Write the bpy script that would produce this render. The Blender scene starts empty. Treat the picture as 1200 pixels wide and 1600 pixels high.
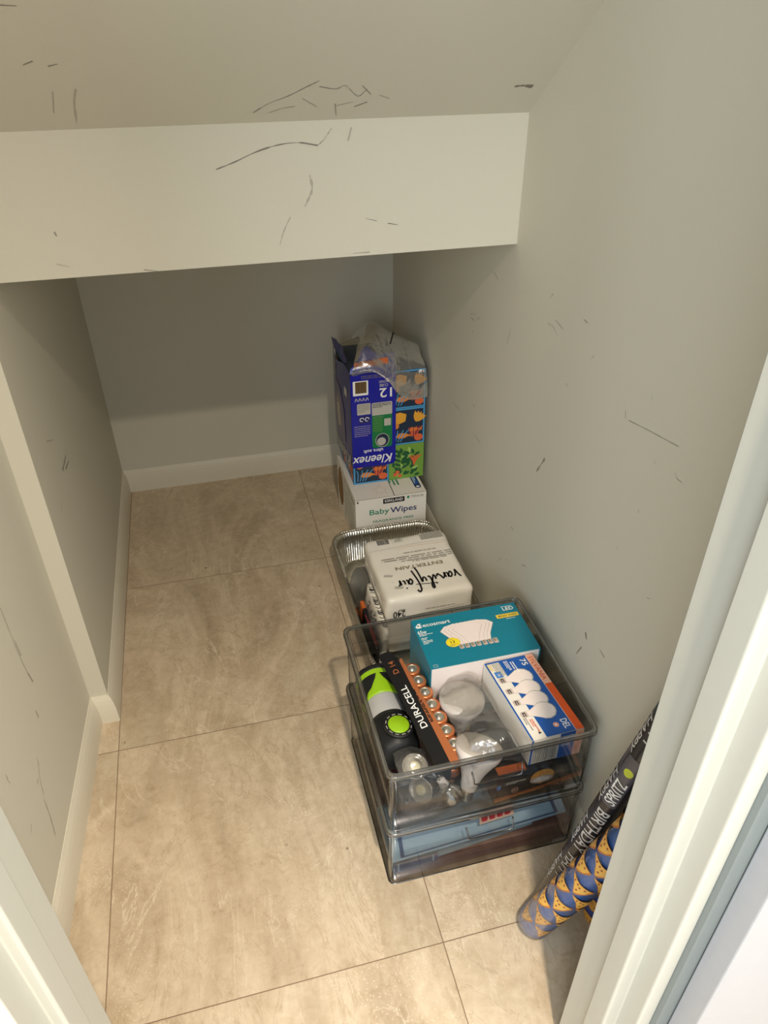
import bpy, math, random
from mathutils import Vector, Matrix, noise, geometry
random.seed(7)
scene = bpy.context.scene
col = scene.collection

# ------------------------------------------------------------------ camera
cam = bpy.data.cameras.new('camera'); cam_o = bpy.data.objects.new('camera', cam); col.objects.link(cam_o)
yaw, pit, rol = math.radians(14.1326), math.radians(34.709), math.radians(-.3105)
_f = Vector((math.sin(yaw)*math.cos(pit), math.cos(yaw)*math.cos(pit), -math.sin(pit)))
_r = Vector((math.cos(yaw), -math.sin(yaw), 0)); _u = _r.cross(_f)
_r2 = _r*math.cos(rol)+_u*math.sin(rol); _u2 = -_r*math.sin(rol)+_u*math.cos(rol)
cam_o.matrix_world = Matrix(((_r2.x, _u2.x, -_f.x, 0), (_r2.y, _u2.y, -_f.y, 0), (_r2.z, _u2.z, -_f.z, 1.452), (0, 0, 0, 1)))
cam.sensor_fit = 'VERTICAL'; cam.sensor_height = 24; cam.lens = 1146.7/1600*24; cam.clip_start = .02
scene.camera = cam_o

# ------------------------------------------------------------------ world, lights, exposure
world = bpy.data.worlds.new('hall_daylight'); scene.world = world; world.use_nodes = True
bg = world.node_tree.nodes['Background']; bg.inputs[0].default_value = (.82, .94, 1.06, 1); bg.inputs[1].default_value = .38
def area(name, loc, size, power, color, target, shape='DISK'):
    l = bpy.data.lights.new(name, 'AREA'); l.shape = shape; l.size = size; l.energy = power; l.color = color
    o = bpy.data.objects.new(name, l); col.objects.link(o); o.location = loc
    o.rotation_euler = (Vector(target)-Vector(loc)).to_track_quat('-Z', 'Y').to_euler(); return o
area('hall_downlight', (.20, -.35, 2.385), .075, 10.4, (1, .86, .69), (.20, -.35, 0)).data.spread = math.radians(126)
area('hall_fill_cool', (-1.05, -1.7, 1.75), 1.1, 14, (.86, .93, 1.0), (.5, 1.3, .8), 'SQUARE')  # added cool fill standing in for hall ambience, no window known there
area('hall_fill_warm', (1.25, -1.0, 1.95), .8, 9, (1, .88, .74), (-.4, 1.0, .6))  # added broad warm fill for the left wall and jamb, not a known lamp
v = scene.view_settings; v.view_transform = 'Standard'; v.look = 'None'; v.gamma = 1; v.use_curve_mapping = False
v.exposure = 1.6
scene.cycles.transparent_max_bounces = 40

# ------------------------------------------------------------------ materials
def lin(h):
    c = [int(h[i:i+2], 16)/255 for i in (0, 2, 4)]
    return tuple((x/12.92 if x <= .04045 else ((x+.055)/1.055)**2.4) for x in c)+(1,)
M = {}
def mat(name, hexc, rough=.5, metal=0, spec=.5, var=.04, bump=0, bscale=60, emit=None):
    m = bpy.data.materials.new(name); m.use_nodes = True; nt = m.node_tree; b = nt.nodes['Principled BSDF']
    b.inputs['Roughness'].default_value = rough; b.inputs['Metallic'].default_value = metal
    b.inputs['Specular IOR Level'].default_value = spec
    tc = nt.nodes.new('ShaderNodeTexCoord'); nz = nt.nodes.new('ShaderNodeTexNoise'); nz.inputs['Scale'].default_value = bscale
    nz.inputs['Detail'].default_value = 4
    nt.links.new(tc.outputs['Object'], nz.inputs['Vector'])
    mx = nt.nodes.new('ShaderNodeMix'); mx.data_type = 'RGBA'; c = lin(hexc)
    mx.inputs['A'].default_value = tuple(x*(1-var) for x in c[:3])+(1,); mx.inputs['B'].default_value = tuple(min(1, x*(1+var)) for x in c[:3])+(1,)
    nt.links.new(nz.outputs['Fac'], mx.inputs['Factor']); nt.links.new(mx.outputs['Result'], b.inputs['Base Color'])
    if bump:
        bp = nt.nodes.new('ShaderNodeBump'); bp.inputs['Strength'].default_value = bump; bp.inputs['Distance'].default_value = .002
        nt.links.new(nz.outputs['Fac'], bp.inputs['Height']); nt.links.new(bp.outputs['Normal'], b.inputs['Normal'])
    M[name] = m; return m
def film(name, tint, gloss=.12, rough=.08, bump=0, bscale=40, facing=.35, haze=0.0, hazec=(.9, .9, .88, 1)):
    """thin clear plastic: light passes straight through, the surface mirrors at grazing angles"""
    m = bpy.data.materials.new(name); m.use_nodes = True; nt = m.node_tree; nt.nodes.clear()
    out = nt.nodes.new('ShaderNodeOutputMaterial'); tr = nt.nodes.new('ShaderNodeBsdfTransparent'); gl = nt.nodes.new('ShaderNodeBsdfGlossy')
    tr.inputs[0].default_value = tint; gl.inputs['Roughness'].default_value = rough; gl.inputs['Color'].default_value = (1, 1, 1, 1)
    lw = nt.nodes.new('ShaderNodeLayerWeight'); lw.inputs[0].default_value = facing
    ml = nt.nodes.new('ShaderNodeMath'); ml.operation = 'MULTIPLY_ADD'; ml.inputs[1].default_value = .55; ml.inputs[2].default_value = gloss*.3
    nt.links.new(lw.outputs['Fresnel'], ml.inputs[0])
    mx = nt.nodes.new('ShaderNodeMixShader'); nt.links.new(ml.outputs[0], mx.inputs[0])
    nt.links.new(tr.outputs[0], mx.inputs[1]); nt.links.new(gl.outputs[0], mx.inputs[2]); last = mx
    if haze:
        df = nt.nodes.new('ShaderNodeBsdfDiffuse'); df.inputs[0].default_value = hazec
        m2 = nt.nodes.new('ShaderNodeMixShader'); m2.inputs[0].default_value = haze
        nt.links.new(mx.outputs[0], m2.inputs[1]); nt.links.new(df.outputs[0], m2.inputs[2]); last = m2
    if bump:
        tc = nt.nodes.new('ShaderNodeTexCoord'); nz = nt.nodes.new('ShaderNodeTexNoise'); nz.inputs['Scale'].default_value = bscale
        nz.inputs['Detail'].default_value = 5; nt.links.new(tc.outputs['Object'], nz.inputs['Vector'])
        bp = nt.nodes.new('ShaderNodeBump'); bp.inputs['Strength'].default_value = bump; bp.inputs['Distance'].default_value = .006
        nt.links.new(nz.outputs['Fac'], bp.inputs['Height'])
        nt.links.new(bp.outputs['Normal'], gl.inputs['Normal']); nt.links.new(bp.outputs['Normal'], lw.inputs['Normal'])
    nt.links.new(last.outputs[0], out.inputs[0]); M[name] = m; return m
mat('wall_paint', 'CCC8B8', .75, spec=.25, var=.015, bump=.05, bscale=220)
mat('trim_paint', 'D9D3C1', .38, spec=.45, var=.02, bump=.05, bscale=90)
mat('jamb_paint', 'BFBFB4', .34, spec=.5, var=.02, bump=.06, bscale=40)
mat('door_paint', 'ABADB1', .4); mat('gap_shade', '7C8483', .5)
for s, n, h in ((0, 'scuff_light', 'ABA698'), (1, 'scuff_mid', '938D81'), (2, 'scuff_dark', '7C766C')): mat(n, h, .8, var=.3, bscale=900)
mat('white_card', 'EDE8DE', .5, var=.02); mat('pink_white', 'E9DDD6', .45, var=.02); mat('napkin_wrap', 'F4EFE3', .34, spec=.5, var=.02, bump=.35, bscale=38)
mat('black_ink', '121214', .45); mat('gray_ink', '8C877C', .5); mat('brown_ink', '8A7C62', .5); mat('navy_ink', '1B2A66', .45); mat('green_ink', '2F8E6C', .45)
mat('white_ink', 'F3F2EE', .4); mat('lightgray_ink', 'BEBAB0', .5)
mat('kraft_brown', '8B6B3C', .6)
mat('teal_card', '0E7C92', .38); mat('teal_dark', '0B5A6B', .4); mat('yellow_ink', 'F1DC2A', .4); mat('gold_ink', 'E8C94B', .4)
mat('blue_card', '1B57A8', .32); mat('orange_card', 'E2581E', .35); mat('bulb_pink', 'EFE2DC', .4); mat('bulb_shade', 'C9B9B0', .4)
mat('peach_ink', 'F3B79A', .4); mat('sky_ink', '3D82CC', .4)
mat('black_card', '17171A', .35); mat('dark_card', '24262B', .4); mat('copper', 'D98353', .28, metal=.55, spec=.6); mat('orange_glow', 'C8662B', .4)
mat('amber_ink', 'D79A35', .4)
mat('steel', 'C2BDB0', .38, metal=.8); mat('cell_black', '1A1A1C', .3, metal=.3)
mat('green_plastic', '9BCB1E', .35); mat('black_rubber', '16181A', .5, bump=.15, bscale=300); mat('frost_gray', 'BFC0C0', .35)
mat('bulb_white', 'F5EEE8', .35); mat('bulb_lens', 'BFB8B0', .5); mat('lens_gray', 'C9C3B8', .15, metal=.35); mat('lens_core', 'F1E8C4', .2)
mat('screw_metal', 'B8B3A8', .25, metal=1); mat('reflector', 'D2CFC8', .15, metal=.95)
mat('foil', 'CFCBC0', .24, metal=1, bump=.7, bscale=45)
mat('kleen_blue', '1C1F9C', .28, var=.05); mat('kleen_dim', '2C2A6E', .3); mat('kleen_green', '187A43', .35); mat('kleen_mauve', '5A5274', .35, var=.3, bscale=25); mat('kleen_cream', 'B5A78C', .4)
mat('cube_navy', '1E2F45', .4); mat('cube_green', '78A343', .4); mat('leaf_dark', '1F5A34', .4); mat('leaf_light', 'A8CC6B', .4)
mat('coral', 'E0673C', .4); mat('fish_yellow', 'EBA938', .4); mat('cube_blue', '4D9CD0', .4); mat('crimson', 'A8323C', .4); mat('cube_orange', 'E68A35', .4)
mat('pizza_blue', '3F70BC', .3, var=.05); mat('pizza_yellow', 'EFBB55', .3); mat('pizza_crust', 'C67B34', .35); mat('pizza_brown', '9C4A2A', .35)
mat('wrap_black', '2D2A2D', .22, spec=.6, var=.2, bscale=50); mat('wrap_gray', '55535A', .25); mat('wrap_white', 'CFCBC6', .35); mat('cookie_tan', 'E0A33F', .35); mat('lime_ink', 'C9D43A', .4)
mat('wrap_navy', '20408F', .3); mat('core_card', 'A58D6B', .8)
mat('pale_blue', 'A9C6D6', .4); mat('pale_blue2', '8FB4C8', .4); mat('navy_border', '3A557F', .4); mat('red_ink', 'C22A38', .4); mat('maroon', '8A5A58', .6)
mat('maroon_line', 'A87F78', .6); mat('pinkish', 'E6C7B2', .45)
film('bin_clear', (.982, .982, .978, 1), .02, .02, facing=.28); film('bin_edge', (.72, .72, .71, 1), .45, .12, facing=.5, haze=.06, hazec=(.45, .44, .41, 1)); film('bin_line', (.38, .38, .38, 1), .4, .15)
film('bag_clear', (.93, .93, .92, 1), .25, .12, bump=.9, bscale=28, facing=.5, haze=.05)
film('film_hazy', (.80, .80, .78, 1), .3, .14, bump=1, bscale=24, facing=.5, haze=.10, hazec=(.7, .68, .62, 1))
film('blister', (.95, .95, .95, 1), .2, .05, facing=.5, haze=.03)
film('shrink', (.97, .97, .97, 1), .05, .1, facing=.25, bump=.3, bscale=60)

def tile_material():
    m = bpy.data.materials.new('travertine_tile'); m.use_nodes = True; nt = m.node_tree; N = nt.nodes; L = nt.links; b = N['Principled BSDF']
    def n(t, **k):
        x = N.new(t)
        for a, q in k.items(): setattr(x, a, q)
        return x
    def math_(op, a, b_=None, c=None):
        x = n('ShaderNodeMath', operation=op)
        for i, q in enumerate((a, b_, c)):
            if q is None: continue
            if isinstance(q, (int, float)): x.inputs[i].default_value = q
            else: L.new(q, x.inputs[i])
        return x.outputs[0]
    tc = n('ShaderNodeTexCoord'); sp = n('ShaderNodeSeparateXYZ'); L.new(tc.outputs['Object'], sp.inputs[0])
    u = math_('DIVIDE', math_('ADD', sp.outputs[0], .3416), .61); w = math_('DIVIDE', math_('SUBTRACT', sp.outputs[1], .627), .6025)
    fu, fw = math_('FRACT', u), math_('FRACT', w); iu, iw = math_('FLOOR', u), math_('FLOOR', w)
    du = math_('MULTIPLY', math_('MINIMUM', fu, math_('SUBTRACT', 1, fu)), .61); dw = math_('MULTIPLY', math_('MINIMUM', fw, math_('SUBTRACT', 1, fw)), .6025)
    grout = math_('LESS_THAN', math_('MINIMUM', du, dw), .0010)
    cell = n('ShaderNodeCombineXYZ'); L.new(iu, cell.inputs[0]); L.new(iw, cell.inputs[1])
    wn = n('ShaderNodeTexWhiteNoise', noise_dimensions='2D'); L.new(cell.outputs[0], wn.inputs['Vector'])
    sc = n('ShaderNodeVectorMath', operation='SCALE'); L.new(wn.outputs['Color'], sc.inputs[0]); sc.inputs['Scale'].default_value = 7
    ad = n('ShaderNodeVectorMath', operation='ADD'); L.new(tc.outputs['Object'], ad.inputs[0]); L.new(sc.outputs[0], ad.inputs[1])
    def noisetex(vec, scale, detail=6, rough=.6, dist=0):
        x = n('ShaderNodeTexNoise'); L.new(vec, x.inputs['Vector']); x.inputs['Scale'].default_value = scale; x.inputs['Detail'].default_value = detail
        x.inputs['Roughness'].default_value = rough; x.inputs['Distortion'].default_value = dist; return x.outputs['Fac']
    mp = n('ShaderNodeMapping'); mp.inputs['Scale'].default_value = (1.0, .42, 1); mp.inputs['Rotation'].default_value = (0, 0, .35); L.new(ad.outputs[0], mp.inputs[0])
    swirl = noisetex(mp.outputs[0], 3.2, 8, .6, 1.5)
    fine = noisetex(ad.outputs[0], 42, 8, .7, .5)
    vein = noisetex(mp.outputs[0], 4.2, 9, .58, 2.4)
    def ramp(fac, stops):
        r = n('ShaderNodeValToRGB'); e = r.color_ramp.elements
        while len(e) < len(stops): e.new(.5)
        for el, (p, c) in zip(e, stops): el.position = p; el.color = c if not isinstance(c, str) else lin(c)
        L.new(fac, r.inputs[0]); return r.outputs[0]
    def mix(fac, a, b_, bt='MIX'):
        x = n('ShaderNodeMix', data_type='RGBA', blend_type=bt)
        if isinstance(fac, (int, float)): x.inputs['Factor'].default_value = fac
        else: L.new(fac, x.inputs['Factor'])
        L.new(a, x.inputs['A'])
        if isinstance(b_, str): x.inputs['B'].default_value = lin(b_)
        else: L.new(b_, x.inputs['B'])
        return x.outputs['Result']
    base = ramp(swirl, [(.30, '9A856A'), (.43, 'BEA98C'), (.52, 'D0BDA1'), (.60, 'B5A083'), (.72, 'C7B99E')])
    k = (0, 0, 0, 1); wh = (1, 1, 1, 1)
    veinmask = ramp(vein, [(.485, k), (.5, wh), (.512, k)])
    c1 = mix(math_('MULTIPLY', math_('MULTIPLY', veinmask, ramp(noisetex(ad.outputs[0], 5.5, 3), [(.42, (0, 0, 0, 1)), (.62, (1, 1, 1, 1))])), .62), base, 'E8DCC2')
    v2 = ramp(noisetex(mp.outputs[0], 5.5, 9, .6, 2.8), [(.475, k), (.49, wh), (.5, k)])
    c2 = mix(math_('MULTIPLY', v2, .6), c1, 'A48C6E')
    c3 = mix(.26, c2, ramp(fine, [(.3, '9A866A'), (.7, 'E8DCC6')]))
    patch = ramp(noisetex(ad.outputs[0], 3.1, 3, .5, .4), [(.52, k), (.62, wh)])
    vo = n('ShaderNodeTexVoronoi'); vo.inputs['Scale'].default_value = 150; L.new(ad.outputs[0], vo.inputs['Vector'])
    speck = ramp(vo.outputs['Distance'], [(.12, wh), (.3, k)])
    c4 = mix(math_('MULTIPLY', math_('MULTIPLY', speck, patch), .4), c3, 'EADFC8')
    vo2 = n('ShaderNodeTexVoronoi'); vo2.inputs['Scale'].default_value = 17; L.new(ad.outputs[0], vo2.inputs['Vector'])
    pit_ = ramp(vo2.outputs['Distance'], [(.05, wh), (.075, k)])
    c5 = mix(math_('MULTIPLY', math_('MULTIPLY', pit_, ramp(noisetex(ad.outputs[0], 11, 2), [(.55, k), (.6, wh)])), .75), c4, '5E4A36')
    c6 = mix(grout, c5, '86705A')
    L.new(c6, b.inputs['Base Color']); b.inputs['Roughness'].default_value = .38; b.inputs['Specular IOR Level'].default_value = .4
    bp = n('ShaderNodeBump'); bp.inputs['Strength'].default_value = .3; bp.inputs['Distance'].default_value = .001; bp.invert = True
    L.new(grout, bp.inputs['Height']); L.new(bp.outputs['Normal'], b.inputs['Normal']); M['tile'] = m
tile_material()

# ------------------------------------------------------------------ mesh builder
_text = {}
def text2d(s):
    if s in _text: return _text[s]
    cu = bpy.data.curves.new('t', 'FONT'); cu.body = s; cu.offset = .012; cu.resolution_u = 3
    o = bpy.data.objects.new('t', cu); col.objects.link(o); bpy.context.view_layer.update()
    me = bpy.data.meshes.new_from_object(o.evaluated_get(bpy.context.evaluated_depsgraph_get()))
    vs = [(q.co.x, q.co.y) for q in me.vertices]; fs = [tuple(p.vertices) for p in me.polygons]
    bpy.data.objects.remove(o); bpy.data.curves.remove(cu); bpy.data.meshes.remove(me)
    x0 = min(a for a, b in vs); x1 = max(a for a, b in vs); y0 = min(b for a, b in vs); y1 = max(b for a, b in vs)
    vs = [((a-x0)/(x1-x0), (b-y0)/(y1-y0)) for a, b in vs]; _text[s] = (vs, fs); return _text[s]
def catmull(P, n=8):
    P = [Vector(p) for p in P]
    if len(P) < 3: return P
    Q = [2*P[0]-P[1]]+P+[2*P[-1]-P[-2]]; out = []
    for i in range(1, len(Q)-2):
        for k in range(n):
            t = k/n; a, b, c, d = Q[i-1:i+3]
            out.append(.5*((2*b)+(c-a)*t+(2*a-5*b+4*c-d)*t*t+(3*b-a-3*c+d)*t**3))
    out.append(P[-1]); return out
def frame(o, r, u):
    o, r, u = Vector(o), Vector(r).normalized(), Vector(u).normalized(); n = r.cross(u)
    return lambda x, y, h=0: o+r*x+u*y+n*h
def cyl(p0, p1, rad, toward):
    p0, p1 = Vector(p0), Vector(p1); a = (p1-p0).normalized(); e1 = Vector(toward)-p0; e1 = (e1-a*e1.dot(a)).normalized(); e2 = e1.cross(a)
    return lambda x, y, h=0: p0+a*x+(e1*math.cos(y/rad)+e2*math.sin(y/rad))*(rad+h)
def sub(fn, ox, oy, rot=0, sx=1):
    c, s = math.cos(rot), math.sin(rot)
    return lambda x, y, h=0: fn(ox+(x*c-y*s)*sx, oy+(x*s+y*c), h)
class MB:
    def __init__(s): s.v = []; s.f = []; s.m = []; s.sm = []; s.mats = []; s.layer = 0
    def mi(s, name):
        if name not in s.mats: s.mats.append(name)
        return s.mats.index(name)
    def add(s, vs, fs, m, smooth=False):
        o = len(s.v); s.v += [Vector(q) for q in vs]; k = s.mi(m)
        for f in fs: s.f.append(tuple(o+i for i in f)); s.m.append(k); s.sm.append(smooth)
    def box(s, lo, hi, m, fn=None):
        x0, y0, z0 = lo; x1, y1, z1 = hi
        vs = [(x0, y0, z0), (x1, y0, z0), (x1, y1, z0), (x0, y1, z0), (x0, y0, z1), (x1, y0, z1), (x1, y1, z1), (x0, y1, z1)]
        if fn: vs = [fn(*q) for q in vs]
        s.add(vs, [(0, 3, 2, 1), (4, 5, 6, 7), (0, 1, 5, 4), (1, 2, 6, 5), (2, 3, 7, 6), (3, 0, 4, 7)], m); return s
    def prism(s, poly, z0, z1, m, axis='z'):
        """poly in the plane across the axis, wound counter-clockwise seen against the axis"""
        f = {'z': lambda a, b, c: (a, b, c), 'x': lambda a, b, c: (c, a, b)}[axis]; n = len(poly)
        vs = [f(a, b, z0) for a, b in poly]+[f(a, b, z1) for a, b in poly]
        s.add(vs, [tuple(range(n-1, -1, -1)), tuple(range(n, 2*n))]+[(i, (i+1) % n, n+(i+1) % n, n+i) for i in range(n)], m); return s
    def loft(s, rings, m, close=True, cap0=False, cap1=False, smooth=True):
        n = len(rings[0]); vs = [q for r in rings for q in r]; fs = []
        for a in range(len(rings)-1):
            for i in range(n if close else n-1):
                j = (i+1) % n; fs.append((a*n+i, a*n+j, (a+1)*n+j, (a+1)*n+i))
        if cap0: fs.append(tuple(range(n-1, -1, -1)))
        if cap1: fs.append(tuple(range((len(rings)-1)*n, len(rings)*n)))
        s.add(vs, fs, m, smooth); return s
    def revolve(s, prof, m, o=(0, 0, 0), ax=(0, 0, 1), n=32, cap0=True, cap1=True, mod=None):
        """prof: (radius, height) list along the axis"""
        o, ax = Vector(o), Vector(ax).normalized(); e1 = ax.orthogonal().normalized(); e2 = ax.cross(e1); rings = []
        for k, (r, h) in enumerate(prof):
            rings.append([o+ax*h+(e1*math.cos(2*math.pi*i/n)+e2*math.sin(2*math.pi*i/n))*(r*(mod(i, k) if mod else 1)) for i in range(n)])
        return s.loft(rings, m, True, cap0, cap1)
    def tube(s, P, r, m, n=8, closed=False):
        P = [Vector(p) for p in P]; rings = []; up = None
        for i, p in enumerate(P):
            d = (P[(i+1) % len(P)]-P[i-1]) if closed else (P[min(i+1, len(P)-1)]-P[max(i-1, 0)])
            d.normalize()
            if up is None: up = d.orthogonal().normalized()
            up = (up-d*up.dot(d)).normalized(); sd = d.cross(up)
            rings.append([p+(up*math.cos(2*math.pi*k/n)+sd*math.sin(2*math.pi*k/n))*r for k in range(n)])
        if closed: rings.append(rings[0])
        return s.loft(rings, m, True, not closed, not closed)
    # printing on a face: fn maps (x, y, height) to the place
    def ink(s, poly, m, fn, L=None, lay=None):
        s.layer += lay is None; h = .0003+.00002*s.layer if lay is None else lay
        if L is None: s.add([fn(x, y, h) for x, y in poly], [tuple(range(len(poly)))], m); return s
        tri = [(0, 1, 2)] if len(poly) == 3 else geometry.tessellate_polygon([[Vector((x, y, 0)) for x, y in poly]]); vs = []; fs = []
        P = [Vector(q) for q in poly]
        def rec(a, b, c, d=0):
            l = max((a-b).length, (b-c).length, (c-a).length)
            if l < L or d > 6: k = len(vs); vs.extend((a, b, c)); fs.append((k, k+1, k+2)); return
            ab, bc, ca = (a+b)/2, (b+c)/2, (c+a)/2
            for t in ((a, ab, ca), (ab, b, bc), (ca, bc, c), (ab, bc, ca)): rec(*t, d+1)
        for t in tri:
            a, b, c = (P[i] for i in t)
            if (b-a).cross(c-a) < 0: b, c = c, b
            rec(a, b, c)
        s.add([fn(q.x, q.y, h) for q in vs], fs, m); return s
    def rect(s, x0, y0, x1, y1, m, fn, L=None, lay=None):
        return s.ink([(x0, y0), (x1, y0), (x1, y1), (x0, y1)], m, fn, L, lay)
    def rrect(s, x0, y0, x1, y1, r, m, fn, L=None, cor=(1, 1, 1, 1)):
        p = []
        for i, (cx, cy, a) in enumerate(((x0, y0, 180), (x1, y0, 270), (x1, y1, 0), (x0, y1, 90))):
            if not cor[i]: p.append((cx, cy)); continue
            ox = cx+(r if i in (0, 3) else -r); oy = cy+(r if i < 2 else -r)
            p += [(ox+r*math.cos(math.radians(a+t*15)), oy+r*math.sin(math.radians(a+t*15))) for t in range(7)]
        return s.ink(p, m, fn, L)
    def disc(s, cx, cy, rx, ry, m, fn, L=None, n=24):
        return s.ink([(cx+rx*math.cos(2*math.pi*i/n), cy+ry*math.sin(2*math.pi*i/n)) for i in range(n)], m, fn, L)
    def leaf(s, cx, cy, ln, wd, ang, m, fn, L=None):
        c, q = math.cos(ang), math.sin(ang); pts = [(0, 0), (.25, .42), (.55, .5), (.8, .3), (1, 0), (.8, -.3), (.55, -.5), (.25, -.42)]
        return s.ink([(cx+(a*ln)*c-(b*wd)*q, cy+(a*ln)*q+(b*wd)*c) for a, b in pts], m, fn, L)
    def stroke(s, P, w, m, fn, smooth=True, L=None, taper=False, lay=None):
        s.layer += 1; h = .0003+.00002*s.layer if lay is None else lay
        P = catmull([(a, b, 0) for a, b in P]) if smooth else [Vector((a, b, 0)) for a, b in P]; vs = []; fs = []; n = len(P)
        for i, p in enumerate(P):
            d = (P[min(i+1, n-1)]-P[max(i-1, 0)]).normalized(); nn = Vector((-d.y, d.x, 0)); ww = w*.5*((.35+.65*math.sin(math.pi*i/(n-1))) if taper else 1)
            a, b = p+nn*ww, p-nn*ww; vs += [fn(a.x, a.y, h), fn(b.x, b.y, h)]
        fs = [(2*i+1, 2*i+3, 2*i+2, 2*i) for i in range(n-1)]; s.add(vs, fs, m); return s
    def text(s, t, x, y, w, hgt, m, fn, shear=0, lay=None, L=None):
        """t fitted into the box whose lower left corner is x, y"""
        s.layer += 1; vs, fs = text2d(t); hh = .0003+.00002*s.layer if lay is None else lay
        P = [(x+a*w+b*hgt*shear, y+b*hgt) for a, b in vs]
        if L is None: s.add([fn(a, b, hh) for a, b in P], fs, m); return s
        for q in fs:
            for i in range(1, len(q)-1): s.ink([P[q[0]], P[q[i]], P[q[i+1]]], m, fn, L=L, lay=hh)
        return s
    def lines(s, x, y, w, n, pitch, m, fn, th=.3, seed=1):
        r = random.Random(seed); s.layer += 1; hh = .0003+.00002*s.layer
        for i in range(n):
            xx = x; yy = y-i*pitch; end = x+w*(1 if i < n-1 else r.uniform(.5, .9))
            while xx < end:
                q = min(end, xx+r.uniform(.05, .22)*w)
                s.rect(xx, yy, q-.008*w, yy+pitch*th*1.5, m, fn, lay=hh); xx = q+.018*w
        return s
    def bars(s, x0, y0, x1, y1, m, fn, seed=3):
        r = random.Random(seed); x = x0; k = (x1-x0)/40; s.layer += 1; hh = .0003+.00002*s.layer
        while x < x1: q = k*r.choice((.6, 1, 1.6)); s.rect(x, y0, min(x1, x+q), y1, m, fn, lay=hh); x += q+k*r.choice((.6, 1, 1.2))
        return s
    def build(s, name, parent=None, off=None, bevel=0, structure=False):
        if off is None:
            off = Vector((0, 0, 0)); p = parent
            while p is not None: off += Vector(p.location); p = p.parent
        me = bpy.data.meshes.new(name); me.from_pydata([q-Vector(off) for q in s.v], [], s.f)
        for n in s.mats: me.materials.append(M[n])
        me.polygons.foreach_set('material_index', s.m); me.polygons.foreach_set('use_smooth', s.sm); me.update()
        o = bpy.data.objects.new(name, me); col.objects.link(o); o.parent = parent
        if bevel: b = o.modifiers.new('bevel', 'BEVEL'); b.width = bevel; b.segments = 2; b.limit_method = 'ANGLE'
        if structure: o['kind'] = 'structure'
        return o
def tag(o, label, cat, group=None):
    o['label'] = label; o['category'] = cat
    if group: o['group'] = group
    return o
def thing(name, label, cat, loc=(0, 0, 0), group=None, rot=None):
    o = bpy.data.objects.new(name, None); o.empty_display_size = .03; col.objects.link(o); o.location = loc
    if rot is not None: o.rotation_euler = rot
    return tag(o, label, cat, group)
def copy_tree(o, parent=None):
    c = o.copy(); col.objects.link(c); c.parent = parent
    for ch in list(o.children): copy_tree(ch, c)
    return c
def rring(x0, y0, x1, y1, r, z, k=6):
    p = []
    for i, (cx, cy, a) in enumerate(((x0+r, y0+r, 180), (x1-r, y0+r, 270), (x1-r, y1-r, 0), (x0+r, y1-r, 90))):
        p += [Vector((cx+r*math.cos(math.radians(a+t*90/k)), cy+r*math.sin(math.radians(a+t*90/k)), z)) for t in range(k+1)]
    return p
def softbox(mb, lo, hi, r, m, n=14, amp=.001, freq=14, fn=None, topflat=False):
    lo, hi = Vector(lo), Vector(hi); c = (lo+hi)/2; hf = (hi-lo)/2; idx = {}; vs = []; fs = []
    def vert(p):
        key = tuple(round(q*n) for q in p)
        if key in idx: return idx[key]
        q = Vector([p[i]*hf[i]*2-hf[i] for i in range(3)])
        inn = Vector([max(-(hf[i]-r), min(hf[i]-r, q[i])) for i in range(3)]); d = q-inn
        if d.length > 0: q = inn+d.normalized()*r
        w = c+q; a = amp*(.35 if (topflat and q.z > hf.z*.97) else 1)
        w = w+noise.noise_vector(w*freq)*a*2
        if fn: w = fn(w)
        idx[key] = len(vs); vs.append(w); return idx[key]
    for ax in range(3):
        for s_ in (0, 1):
            for i in range(n):
                for j in range(n):
                    def P(a, b):
                        q = [0, 0, 0]; q[ax] = s_; q[(ax+1) % 3] = a/n; q[(ax+2) % 3] = b/n; return tuple(q)
                    f = [vert(P(i, j)), vert(P(i+1, j)), vert(P(i+1, j+1)), vert(P(i, j+1))]
                    fs.append(tuple(f if s_ else f[::-1]))
    mb.add(vs, fs, m, True); return mb
def sweep(prof, path, m, mb, cap=True):
    """prof: (out, z) profile; path: xy polyline, profile grows to the left of travel"""
    P = [Vector(p) for p in path]; rings = []
    for i, p in enumerate(P):
        d0 = (P[i]-P[i-1]).normalized() if i else (P[1]-P[0]).normalized(); d1 = (P[i+1]-P[i]).normalized() if i < len(P)-1 else d0
        n0 = Vector((-d0.y, d0.x)); n1 = Vector((-d1.y, d1.x)); mm = (n0+n1).normalized(); k = 1/max(.3, mm.dot(n0))
        rings.append([Vector((p.x+mm.x*a*k, p.y+mm.y*a*k, z)) for a, z in prof])
    n = len(prof)
    for a in range(len(rings)-1):
        mb.add(rings[a]+rings[a+1], [(i, i+1, n+i+1, n+i) for i in range(n-1)], m)
    return mb
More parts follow.
